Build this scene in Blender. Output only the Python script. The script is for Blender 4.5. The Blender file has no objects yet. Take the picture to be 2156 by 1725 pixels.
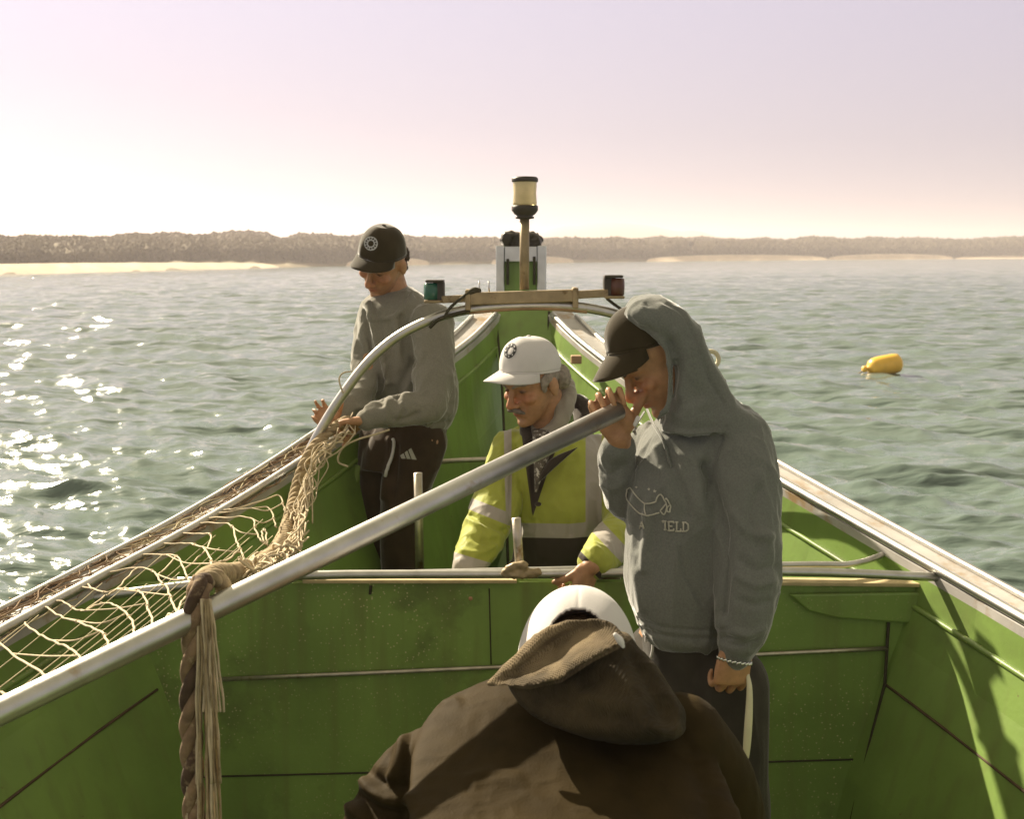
import bpy, bmesh, math, random
import numpy as np
from mathutils import Vector, Matrix
from mathutils.bvhtree import BVHTree

random.seed(7); RNG = np.random.default_rng(7)
S = bpy.context.scene
COL = S.collection

# ------------------------------------------------------------------ camera, sky, sun, exposure
CH = 2.2                      # eye height above the sea
PITCH = math.radians(7.6)
FPX = 2464.0                  # focal length in pixels of a 2156 px wide picture
cam = bpy.data.cameras.new("camera"); camo = bpy.data.objects.new("camera", cam); COL.objects.link(camo)
camo.location = (0, 0, CH); camo.rotation_euler = (math.pi/2 - PITCH, 0, 0)
cam.sensor_width = 36; cam.lens = 36*FPX/2156; cam.clip_start = 0.05; cam.clip_end = 20000
cam.dof.use_dof = True; cam.dof.focus_distance = 2.9; cam.dof.aperture_fstop = 8.0
S.camera = camo

SUN_AZ, SUN_EL = math.radians(-40), math.radians(34.5)
w = bpy.data.worlds.new("World"); S.world = w; w.use_nodes = True
nt = w.node_tree; nt.nodes.clear()
sky = nt.nodes.new('ShaderNodeTexSky'); sky.sky_type = 'NISHITA'; sky.sun_disc = False
sky.sun_elevation = SUN_EL; sky.sun_rotation = SUN_AZ; sky.air_density = 1.0; sky.dust_density = 1.2; sky.ozone_density = 1.0
hs = nt.nodes.new('ShaderNodeHueSaturation'); hs.inputs['Saturation'].default_value = 0.06
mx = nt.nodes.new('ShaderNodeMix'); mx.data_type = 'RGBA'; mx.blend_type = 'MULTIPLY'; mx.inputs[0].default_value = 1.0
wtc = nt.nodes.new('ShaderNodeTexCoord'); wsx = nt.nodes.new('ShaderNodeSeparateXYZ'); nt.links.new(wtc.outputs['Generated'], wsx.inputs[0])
wmr = nt.nodes.new('ShaderNodeValToRGB'); nt.links.new(wsx.outputs['Z'], wmr.inputs[0])       # sky tint by height above the horizon; yellow overhead added to warm shade
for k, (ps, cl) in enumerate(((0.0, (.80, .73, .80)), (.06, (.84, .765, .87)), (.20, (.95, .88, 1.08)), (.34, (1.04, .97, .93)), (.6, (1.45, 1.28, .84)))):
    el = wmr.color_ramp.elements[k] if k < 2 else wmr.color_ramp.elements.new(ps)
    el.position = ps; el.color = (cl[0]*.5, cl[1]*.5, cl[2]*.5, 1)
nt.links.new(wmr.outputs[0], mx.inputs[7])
bg = nt.nodes.new('ShaderNodeBackground'); bg.inputs['Strength'].default_value = 0.0755
wo = nt.nodes.new('ShaderNodeOutputWorld')
gm = nt.nodes.new('ShaderNodeGamma'); gm.inputs['Gamma'].default_value = 0.46      # evens out the sky's brightness
sc2 = nt.nodes.new('ShaderNodeVectorMath'); sc2.operation = 'SCALE'; sc2.inputs['Scale'].default_value = 3.05
nt.links.new(sky.outputs[0], gm.inputs['Color']); nt.links.new(gm.outputs[0], sc2.inputs[0]); nt.links.new(sc2.outputs[0], hs.inputs['Color']); nt.links.new(hs.outputs[0], mx.inputs[6])
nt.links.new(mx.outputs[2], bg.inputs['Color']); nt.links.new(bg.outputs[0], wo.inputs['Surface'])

sun = bpy.data.lights.new("sun", 'SUN'); suno = bpy.data.objects.new("sun", sun); COL.objects.link(suno)
sun.energy = 5.0; sun.angle = math.radians(0.55); sun.color = (1.0, 0.87, 0.66)
sd = Vector((math.sin(SUN_AZ)*math.cos(SUN_EL), math.cos(SUN_AZ)*math.cos(SUN_EL), math.sin(SUN_EL)))
suno.rotation_euler = sd.to_track_quat('Z', 'Y').to_euler(); suno.location = sd*50

S.view_settings.view_transform = 'Standard'; S.view_settings.look = 'None'
S.view_settings.gamma = 1; S.view_settings.use_curve_mapping = False; S.view_settings.exposure = 1.27
S.render.engine = 'CYCLES'
S.cycles.max_bounces = 8; S.cycles.volume_bounces = 1; S.cycles.sample_clamp_indirect = 6
S.cycles.use_denoising = True

# ------------------------------------------------------------------ geometry helpers
CP, SP = math.cos(PITCH), math.sin(PITCH)
def P(u, v, Y):
    """world point on the sight line through (u, v) at the distance Y ahead"""
    x = (u-1078.0)/FPX; y = -(v-862.5)/FPX
    k = Y/(CP + y*SP)
    return np.array((x*k, Y, CH + (-SP + y*CP)*k))
def Pm(lst): return [P(*q) for q in lst]
def proj(V):
    V = np.asarray(V, float); X = V[:, 0]; Y = V[:, 1]; Z = V[:, 2]-CH
    d = Y*CP - Z*SP; h = Y*SP + Z*CP
    return 1078 + FPX*X/d, 862.5 - FPX*h/d, d
def W(x, y, z): return np.array((x, y, CH+z))      # z measured from the eye
def nrm(a): a = np.asarray(a, float); return a/np.linalg.norm(a)
def frame(F, hint=(0, 0, 1)):
    F = nrm(F); U = np.asarray(hint, float); U = nrm(U-U.dot(F)*F); R = np.cross(F, U)
    return R, F, U

def vhash(i, j, k):
    n = (i*374761393 + j*668265263 + k*1274126177) & 0x7fffffff
    n = ((n ^ (n >> 13))*1103515245) & 0x7fffffff
    n = (n ^ (n >> 16)) & 0xffff
    return n/65535.0
def vnoise(Q):
    Q = np.asarray(Q, float); I = np.floor(Q).astype(np.int64); f = Q-I; f = f*f*f*(f*(f*6-15)+10)
    i, j, k = I[..., 0], I[..., 1], I[..., 2]; fx, fy, fz = f[..., 0], f[..., 1], f[..., 2]
    r = 0
    for a in (0, 1):
        for b in (0, 1):
            for c in (0, 1):
                wgt = (fx if a else 1-fx)*(fy if b else 1-fy)*(fz if c else 1-fz)
                r = r + wgt*vhash(i+a, j+b, k+c)
    return r*2-1
def fbm(Q, o=3):
    s = 0; a = 1.0
    for n in range(o):
        s = s + a*vnoise(Q*(2**n)+17.3*n); a *= .5
    return s

def spline(pts, n):
    """Catmull-Rom through pts (m x k), about n samples per span"""
    pts = np.asarray(pts, float)
    if len(pts) < 3:
        t = np.linspace(0, 1, n+1)[:, None]; return pts[0]*(1-t)+pts[-1]*t
    E = np.vstack([2*pts[0]-pts[1], pts, 2*pts[-1]-pts[-2]]); out = []
    for i in range(1, len(E)-2):
        a, b, c, d = E[i-1:i+3]
        for k in range(n):
            t = k/n
            out.append(.5*((2*b)+(c-a)*t+(2*a-5*b+4*c-d)*t*t+(3*b-a-3*c+d)*t**3))
    out.append(E[-2]); return np.array(out)

class G:
    def __init__(s): s.V = []; s.F = []; s.n = 0; s.M = []
    def add(s, VF, m=0):
        V, F = VF; s.V.append(np.asarray(V, float)); s.F += [tuple(i+s.n for i in f) for f in F]
        s.M += [m]*len(F); s.n += len(V); return s
    def vf(s): return np.vstack(s.V), s.F

def grid_faces(nr, nc, closed=True):
    F = []
    for i in range(nr-1):
        for j in range(nc if closed else nc-1):
            k = (j+1) % nc; F.append((i*nc+j, i*nc+k, (i+1)*nc+k, (i+1)*nc+j))
    return F
def tube(pts, r, n=10, sub=6, cap=True, twist=0, lobes=0, depth=.2, round_end=False, smoothpath=True):
    pts = np.asarray(pts, float)
    r = np.full(len(pts), r) if np.isscalar(r) else np.asarray(r, float)
    D = np.hstack([pts, r[:, None]])
    D = spline(D, sub) if (smoothpath and sub > 1) else D
    p = D[:, :3]; rr = D[:, 3]
    T = np.gradient(p, axis=0); T /= np.linalg.norm(T, axis=1)[:, None]+1e-12
    a = np.cross(T[0], (0, 0, 1.0));
    if np.linalg.norm(a) < .05: a = np.cross(T[0], (1.0, 0, 0))
    a = nrm(a); rings = []; th = np.arange(n)*2*math.pi/n; L = 0
    lst = list(range(len(p)))
    for i in lst:
        a = nrm(a-a.dot(T[i])*T[i]); b = np.cross(T[i], a)
        if i: L += np.linalg.norm(p[i]-p[i-1])
        k = 1+depth*np.cos(lobes*(th)-twist*L) if lobes else np.ones(n)
        ring = p[i]+rr[i]*(k*np.cos(th))[:, None]*a+rr[i]*(k*np.sin(th))[:, None]*b
        if round_end and i == 0:
            for f in (.3, .65, .9): 
                q = math.sqrt(1-f*f); rings.insert(0, None)
            rings = []
            for f in (.97, .8, .5, .25):
                q = math.sqrt(1-f*f); rings.append(p[i]-T[i]*rr[i]*f+(ring-p[i])*q)
        rings.append(ring)
        if round_end and i == len(p)-1:
            for f in (.25, .5, .8, .97):
                q = math.sqrt(1-f*f); rings.append(p[i]+T[i]*rr[i]*f+(ring-p[i])*q)
    V = np.vstack(rings); F = grid_faces(len(rings), n)
    if cap:
        F.append(tuple(range(n))[::-1]); m = (len(rings)-1)*n; F.append(tuple(range(m, m+n)))
    return V, F
def limb(pts, r, n=16, sub=6): return tube(pts, r, n, sub, round_end=True)
def ellip(c, R, rad, ns=20, nr=12):
    R = np.asarray(R, float); V = []; 
    for i in range(nr+1):
        f = math.pi*(i+.02)/(nr+.04)
        for j in range(ns):
            t = 2*math.pi*j/ns
            V.append(R.T @ np.array((rad[0]*math.sin(f)*math.cos(t), rad[1]*math.sin(f)*math.sin(t), rad[2]*math.cos(f))))
    V = np.array(V)+c; F = grid_faces(nr+1, ns); F.append(tuple(range(ns))[::-1]); F.append(tuple(range(nr*ns, nr*ns+ns)))
    return V, F
I3 = np.eye(3)
def loft(rings, p=2.0, n=32, sub=4, cap=True):
    """rings: (centre, A, B) half axes; superellipse sections, smoothed along"""
    D = np.array([np.concatenate([c, a, b]) for c, a, b in rings])
    D = spline(D, sub) if sub > 1 else D
    th = np.arange(n)*2*math.pi/n; ct, st = np.cos(th), np.sin(th)
    ct = np.sign(ct)*np.abs(ct)**(2/p); st = np.sign(st)*np.abs(st)**(2/p)
    V = np.vstack([d[:3]+ct[:, None]*d[3:6]+st[:, None]*d[6:9] for d in D])
    F = grid_faces(len(D), n)
    if cap:
        F.append(tuple(range(n))[::-1]); m = (len(D)-1)*n; F.append(tuple(range(m, m+n)))
    return V, F
def ring_px(v, uL, uR, Y, d, yd=0.0):
    a, b = P(uL, v, Y), P(uR, v, Y)
    return ((a+b)/2, (b-a)/2, np.array((0, d, yd)))
def box(c, size, R=I3):
    h = np.asarray(size)/2; R = np.asarray(R)
    V = np.array([[x, y, z] for x in (-1, 1) for y in (-1, 1) for z in (-1, 1)])*h
    return V @ R + c, [(0, 1, 3, 2), (4, 6, 7, 5), (0, 4, 5, 1), (2, 3, 7, 6), (0, 2, 6, 4), (1, 5, 7, 3)]
def lathe(prof, c, axis=(0, 0, 1), n=28):
    ax = nrm(axis); a = np.cross(ax, (0, 1, 0)) if abs(ax[1]) < .9 else np.cross(ax, (1, 0, 0)); a = nrm(a); b = np.cross(ax, a)
    th = np.arange(n)*2*math.pi/n
    V = np.vstack([np.asarray(c)+ax*h+r*(np.cos(th)[:, None]*a+np.sin(th)[:, None]*b) for r, h in prof])
    F = grid_faces(len(prof), n); F.append(tuple(range(n))[::-1]); m = (len(prof)-1)*n; F.append(tuple(range(m, m+n)))
    return V, F

# ------------------------------------------------------------------ objects
def tag(o, label=None, cat=None, group=None, kind=None):
    if label: o['label'] = label
    if cat: o['category'] = cat
    if group: o['group'] = group
    if kind: o['kind'] = kind
    return o
def top_of(o):
    while o.parent: o = o.parent
    return o
def empty(name, loc):
    o = bpy.data.objects.new(name, None); COL.objects.link(o); o.location = loc; o.empty_display_size = .1; return o
def place(name, me, parent=None, loc=None):
    o = bpy.data.objects.new(name, me)
    if parent is None:
        if loc is None:
            c = np.empty(len(me.vertices)*3); me.vertices.foreach_get('co', c); c = c.reshape(-1, 3)
            loc = ((c[:, 0].min()+c[:, 0].max())/2, (c[:, 1].min()+c[:, 1].max())/2, c[:, 2].min())
        o.location = loc
    else:
        o.parent = parent; loc = top_of(parent).location
    me.transform(Matrix.Translation(-Vector(loc)))
    COL.objects.link(o); return o
def mk(name, VF, mat, parent=None, smooth=True, loc=None, bevel=0, M=None, solid=0, fixn=True):
    V, F = VF; me = bpy.data.meshes.new(name); me.from_pydata(np.asarray(V).tolist(), [], F)
    if fixn:
        bm = bmesh.new(); bm.from_mesh(me); bmesh.ops.recalc_face_normals(bm, faces=bm.faces); bm.to_mesh(me); bm.free()
    for m in (mat if isinstance(mat, (list, tuple)) else [mat]): me.materials.append(m)
    if M is not None: me.polygons.foreach_set('material_index', np.asarray(M, np.int32))
    me.polygons.foreach_set('use_smooth', np.full(len(me.polygons), smooth)); me.update()
    o = place(name, me, parent, loc)
    if bevel:
        b = o.modifiers.new('bevel', 'BEVEL'); b.width = bevel; b.segments = 2; b.limit_method = 'ANGLE'; b.angle_limit = .6
    if solid:
        b = o.modifiers.new('solid', 'SOLIDIFY'); b.thickness = solid; b.offset = 0
    return o
def mkg(name, g, mat, parent=None, **k): return mk(name, g.vf(), mat, parent, M=g.M if max(g.M) else None, **k)

def fuse(shapes, voxel=.005, smooth=3):
    """one continuous surface from overlapping closed shapes; mesh in world coordinates"""
    g = G()
    for s in shapes: g.add(s)
    V, F = g.vf(); me = bpy.data.meshes.new('tmp'); me.from_pydata(V.tolist(), [], F)
    bm = bmesh.new(); bm.from_mesh(me); bmesh.ops.recalc_face_normals(bm, faces=bm.faces); bm.to_mesh(me); bm.free()
    o = bpy.data.objects.new('tmp', me); COL.objects.link(o)
    r = o.modifiers.new('r', 'REMESH'); r.mode = 'VOXEL'; r.voxel_size = voxel
    if smooth:
        s = o.modifiers.new('s', 'SMOOTH'); s.factor = .5; s.iterations = smooth
    dg = bpy.context.evaluated_depsgraph_get(); m2 = bpy.data.meshes.new_from_object(o.evaluated_get(dg))
    bpy.data.objects.remove(o); bpy.data.meshes.remove(me)
    m2.polygons.foreach_set('use_smooth', np.ones(len(m2.polygons), bool)); return m2
def getV(me):
    c = np.empty(len(me.vertices)*3); me.vertices.foreach_get('co', c)
    n = np.empty(len(me.vertices)*3); me.vertices.foreach_get('normal', n); return c.reshape(-1, 3), n.reshape(-1, 3)
def setV(me, V): me.vertices.foreach_set('co', np.asarray(V).ravel()); me.update()
def strokes(me, lst):
    """sculpt folds: (pixel polyline, width m, height m) raised or sunk on the side that faces the boat's stern"""
    V, N = getV(me); u, v, d = proj(V); off = np.zeros(len(V)); face = np.clip(-N[:, 1]*2+.6, 0, 1)
    for pl, wd, ht in lst:
        q = spline(pl, 6) if len(pl) > 2 else np.asarray(pl, float)
        best = np.full(len(V), 1e9)
        for a, b in zip(q[:-1], q[1:]):
            e = b-a; L2 = (e**2).sum()+1e-9; t = np.clip(((u-a[0])*e[0]+(v-a[1])*e[1])/L2, 0, 1)
            best = np.minimum(best, np.hypot(u-a[0]-t*e[0], v-a[1]-t*e[1]))
        m = best*d/FPX
        off += ht*np.exp(-(m/wd)**2)
    setV(me, V+N*(off*face)[:, None])
def rumple(me, amp=.004, scale=14, stretch=(1, 1, 1), seed=0, ridge=True):
    V, N = getV(me); q = V*scale*np.asarray(stretch)+seed
    q = q+.6*np.stack([vnoise(q*.6+5), vnoise(q*.6+11), vnoise(q*.6+23)], 1)
    h = vnoise(q)
    if ridge: h = (1-2.6*np.abs(h)**.75)*.7+.3*vnoise(q*2.3+9)
    setV(me, V+N*(h*amp)[:, None])
def tint(me, fn):
    V, N = getV(me); c = np.ones((len(V), 4)); c[:, :3] = fn(V)
    a = me.color_attributes.new('tint', 'FLOAT_COLOR', 'POINT'); a.data.foreach_set('color', c.astype(np.float32).ravel())
def facemat(me, fn):
    c = np.empty(len(me.polygons)*3); me.polygons.foreach_get('center', c); c = c.reshape(-1, 3)
    me.polygons.foreach_set('material_index', fn(c).astype(np.int32))
def bvh_of(o):
    """surface of a finished object in world coordinates"""
    V, _ = getV(o.data); V = V+np.array(top_of(o).location)
    return BVHTree.FromPolygons([tuple(v) for v in V], [tuple(p.vertices) for p in o.data.polygons])
def drape(bv, uv, lift=.0015):
    """lay points on a surface, as a print lies on cloth"""
    out = []; eye = Vector((0, 0, CH)); last = None
    for u, v in uv:
        d = Vector(P(u, v, 1.0))-eye; d.normalize(); h, n, i, t = bv.ray_cast(eye, d)
        if h is None: h = last if last is not None else eye+d*3; n = -d
        if n.dot(d) > 0: n = -n
        last = h; out.append(np.array(h+n*lift))
    return np.array(out)

# ------------------------------------------------------------------ materials
def new_mat(name):
    m = bpy.data.materials.new(name); m.use_nodes = True; n = m.node_tree.nodes; return m, n, m.node_tree.links, n['Principled BSDF']
def pmat(name, col, rough=.6, var=.15, scale=8, bump=0, bscale=120, metal=0, spec=.5, sheen=0, tinted=False,
         spots=None, trans=0, stretch=None, col2=None, c2at=.6, c2w=.08, c2scale=6, coat=0, dist=.002, streak=None):
    m, n, l, b = new_mat(name)
    tc = n.new('ShaderNodeTexCoord'); src = tc.outputs['Object']
    if stretch:
        mp = n.new('ShaderNodeMapping'); mp.inputs['Scale'].default_value = stretch; l.new(src, mp.inputs[0]); src = mp.outputs[0]
    nz = n.new('ShaderNodeTexNoise'); nz.inputs['Scale'].default_value = scale; nz.inputs['Detail'].default_value = 5; l.new(src, nz.inputs['Vector'])
    rp = n.new('ShaderNodeMapRange'); rp.inputs[1].default_value = .3; rp.inputs[2].default_value = .7
    rp.inputs[3].default_value = 1-var; rp.inputs[4].default_value = 1+var; l.new(nz.outputs[0], rp.inputs[0])
    vm = n.new('ShaderNodeVectorMath'); vm.operation = 'SCALE'; vm.inputs[0].default_value = col[:3]; l.new(rp.outputs[0], vm.inputs['Scale'])
    out = vm.outputs[0]
    def mixin(fac, c):
        nonlocal out
        x = n.new('ShaderNodeMix'); x.data_type = 'RGBA'; l.new(fac, x.inputs[0]); l.new(out, x.inputs[6])
        x.inputs[7].default_value = (*c[:3], 1); out = x.outputs[2]
    if col2:
        n2 = n.new('ShaderNodeTexNoise'); n2.inputs['Scale'].default_value = c2scale; n2.inputs['Detail'].default_value = 8
        n2.inputs['Roughness'].default_value = .65; l.new(src, n2.inputs['Vector'])
        r2 = n.new('ShaderNodeMapRange'); r2.inputs[1].default_value = c2at; r2.inputs[2].default_value = c2at+c2w; l.new(n2.outputs[0], r2.inputs[0])
        mixin(r2.outputs[0], col2)
    if streak:
        m4 = n.new('ShaderNodeMapping'); m4.inputs['Scale'].default_value = (7, 7, .55); l.new(tc.outputs['Object'], m4.inputs[0])
        n4 = n.new('ShaderNodeTexNoise'); n4.inputs['Scale'].default_value = 3; n4.inputs['Detail'].default_value = 6; l.new(m4.outputs[0], n4.inputs['Vector'])
        r4 = n.new('ShaderNodeMapRange'); r4.inputs[1].default_value = .50; r4.inputs[2].default_value = .74; r4.inputs[4].default_value = .75; l.new(n4.outputs[0], r4.inputs[0]); mixin(r4.outputs[0], streak)
        n5 = n.new('ShaderNodeTexNoise'); n5.inputs['Scale'].default_value = 34; n5.inputs['Detail'].default_value = 7; n5.inputs['Roughness'].default_value = .7; l.new(tc.outputs['Object'], n5.inputs['Vector'])
        r5 = n.new('ShaderNodeMapRange'); r5.inputs[1].default_value = .685; r5.inputs[2].default_value = .71; l.new(n5.outputs[0], r5.inputs[0]); mixin(r5.outputs[0], (.13, .085, .04))
    if spots:
        c, sc, rad = spots
        vo = n.new('ShaderNodeTexVoronoi'); vo.inputs['Scale'].default_value = sc; l.new(tc.outputs['Object'], vo.inputs['Vector'])
        s1 = n.new('ShaderNodeMapRange'); s1.inputs[1].default_value = rad; s1.inputs[2].default_value = rad*.6
        l.new(vo.outputs['Distance'], s1.inputs[0])
        n3 = n.new('ShaderNodeTexNoise'); n3.inputs['Scale'].default_value = 1.7; l.new(tc.outputs['Object'], n3.inputs['Vector'])
        r3 = n.new('ShaderNodeMapRange'); r3.inputs[1].default_value = .42; r3.inputs[2].default_value = .62; l.new(n3.outputs[0], r3.inputs[0])
        mu = n.new('ShaderNodeMath'); mu.operation = 'MULTIPLY'; l.new(s1.outputs[0], mu.inputs[0]); l.new(r3.outputs[0], mu.inputs[1])
        mixin(mu.outputs[0], c)
    if tinted:
        at = n.new('ShaderNodeAttribute'); at.attribute_name = 'tint'
        x = n.new('ShaderNodeMix'); x.data_type = 'RGBA'; x.blend_type = 'MULTIPLY'; x.inputs[0].default_value = 1
        l.new(out, x.inputs[6]); l.new(at.outputs['Color'], x.inputs[7]); out = x.outputs[2]
    l.new(out, b.inputs['Base Color'])
    b.inputs['Roughness'].default_value = rough; b.inputs['Metallic'].default_value = metal
    b.inputs['Specular IOR Level'].default_value = spec; b.inputs['Coat Weight'].default_value = coat
    if sheen: b.inputs['Sheen Weight'].default_value = sheen; b.inputs['Sheen Roughness'].default_value = .32
    if trans: b.inputs['Transmission Weight'].default_value = trans
    if bump:
        bz = n.new('ShaderNodeTexNoise'); bz.inputs['Scale'].default_value = bscale; bz.inputs['Detail'].default_value = 4; l.new(src, bz.inputs['Vector'])
        bp = n.new('ShaderNodeBump'); bp.inputs['Strength'].default_value = bump; bp.inputs['Distance'].default_value = dist
        l.new(bz.outputs[0], bp.inputs['Height']); l.new(bp.outputs[0], b.inputs['Normal'])
    return m

M_green = pmat('green_paint', (.165, .256, .055), .42, .22, 3, .25, 60, spots=((.46, .42, .20), 75, .22), col2=(.115, .165, .04), c2at=.54, c2w=.10, c2scale=3.5, streak=(.142, .168, .045))
M_greenin = pmat('green_paint_bow', (.170, .264, .057), .45, .2, 3, .25, 60, col2=(.13, .19, .045), c2at=.56, c2w=.12, c2scale=2.5, streak=(.15, .198, .05))
M_seam = pmat('dark_seam', (.035, .03, .012), .8, .3, 20)
M_rust = pmat('rusty_seam', (.075, .045, .022), .85, .3, 20)
M_cap = pmat('worn_gunwale', (.42, .40, .38), .5, .2, 6, .3, 40, col2=(.30, .20, .10), c2at=.52, c2w=.14, c2scale=7)
M_capwood = pmat('worn_wood', (.36, .22, .12), .7, .3, 9, .4, 60, col2=(.5, .42, .34), c2at=.6, c2scale=8)
M_steel = pmat('steel', (.52, .51, .48), .42, .12, 25, .1, 200, metal=1.0, stretch=(1, 1, 1), col2=(.42, .36, .28), c2at=.6, c2w=.1, c2scale=14)
M_steeldull = pmat('dull_steel', (.45, .41, .34), .42, .2, 25, .15, 150, metal=.9, col2=(.26, .18, .09), c2at=.58, c2scale=12)
M_bronze = pmat('weathered_bar', (.30, .23, .13), .5, .2, 30, .2, 120, metal=.35, col2=(.16, .10, .04), c2at=.58, c2scale=18)
M_alu = pmat('aluminium', (.62, .62, .62), .38, .1, 20, metal=.8)
M_black = pmat('black_plastic', (.035, .026, .016), .45, .2, 20)
M_lens = pmat('clear_lens', (.80, .66, .36), .22, .1, 30, trans=.35)
M_glens = pmat('green_lens', (.03, .13, .09), .25, .1, 30, trans=.2)
M_rlens = pmat('red_lens', (.10, .035, .02), .3, .1, 30)
M_rope = pmat('rope', (.34, .26, .15), .9, .3, 40, .5, 300, col2=(.20, .14, .07), c2at=.58, c2scale=30)
M_twine = pmat('twine', (.52, .43, .29), .9, .2, 40, .3, 300)
M_thin = pmat('thin_twine', (.42, .36, .22), .9, .2, 40)
M_darkrope = pmat('dark_rope', (.075, .045, .028), .95, .35, 30, .6, 250, col2=(.30, .22, .13), c2at=.55, c2scale=24)
M_skin = pmat('skin', (.40, .215, .112), .5, .14, 60, .25, 260, spec=.4, tinted=True)
M_skin.node_tree.nodes['Principled BSDF'].inputs['Subsurface Weight'].default_value = .05
M_skin.node_tree.nodes['Principled BSDF'].inputs['Subsurface Radius'].default_value = (.02, .006, .003)
M_skin.node_tree.nodes['Principled BSDF'].inputs['Subsurface Scale'].default_value = .5
# ------------------------------------------------------------------ water
def build_water():
    fine = np.radians(np.linspace(-29, 29, 430)); coarse = np.radians(np.linspace(29, 331, 70))[1:-1]
    ang = np.concatenate([fine, coarse]); nr = 1450
    r = 4.5*np.exp(np.linspace(0, math.log(6000/4.5), nr)); r[0] = .01
    A, R = np.meshgrid(ang, r); X = np.sin(A)*R; Y = np.cos(A)*R; Z = np.zeros_like(X)
    dr = R*math.log(6000/4.5)/nr
    rg = np.random.default_rng(3); wind = math.radians(205)
    for k in range(130):
        lam = .15*(20**(rg.random()**1.15))
        th = wind+rg.normal()*.5; amp = .0047*lam**.74*(.6+.8*rg.random()); ph = rg.random()*6.28
        att = np.clip((lam/dr-2.0)/2.0, 0, 1)
        dx, dy = math.sin(th), math.cos(th)
        a = 2*math.pi/lam*(X*dx+Y*dy)+ph+1.1*np.sin(.37*X/lam*dy*1.7-.31*Y/lam*dx+k)
        Z += att*amp*(np.exp(1.1*np.sin(a))/1.33-.95)
    Z *= np.clip((R-1.5)/6, .25, 1)
    V = np.stack([X, Y, Z], 2).reshape(-1, 3)
    m, n, l, b = new_mat('sea')
    b.inputs['Base Color'].default_value = (.112, .152, .132, 1); b.inputs['Roughness'].default_value = .12
    b.inputs['IOR'].default_value = 1.333
    tc = n.new('ShaderNodeTexCoord'); mp = n.new('ShaderNodeMapping'); mp.inputs['Scale'].default_value = (.55, 1.5, 1); mp.inputs['Rotation'].default_value = (0, 0, .35)
    l.new(tc.outputs['Object'], mp.inputs[0])
    prev = None
    for sc, st, dist in ((.22, .9, .9), (.8, .6, .2), (2.4, .5, .05), (7, .45, .016), (20, .4, .005)):
        nz = n.new('ShaderNodeTexNoise'); nz.inputs['Scale'].default_value = sc; nz.inputs['Detail'].default_value = 4; nz.inputs['Distortion'].default_value = .5
        l.new(mp.outputs[0], nz.inputs['Vector']); bp = n.new('ShaderNodeBump'); bp.inputs['Strength'].default_value = st; bp.inputs['Distance'].default_value = dist
        l.new(nz.outputs[0], bp.inputs['Height'])
        if prev: l.new(prev, bp.inputs['Normal'])
        prev = bp.outputs[0]
    l.new(prev, b.inputs['Normal'])
    o = mk('water', (V, grid_faces(nr, len(ang))), m, loc=(0, 0, 0), fixn=False); tag(o, kind='structure')
    if o.data.polygons[5000].normal.z < 0: o.data.flip_normals()
build_water()

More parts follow.
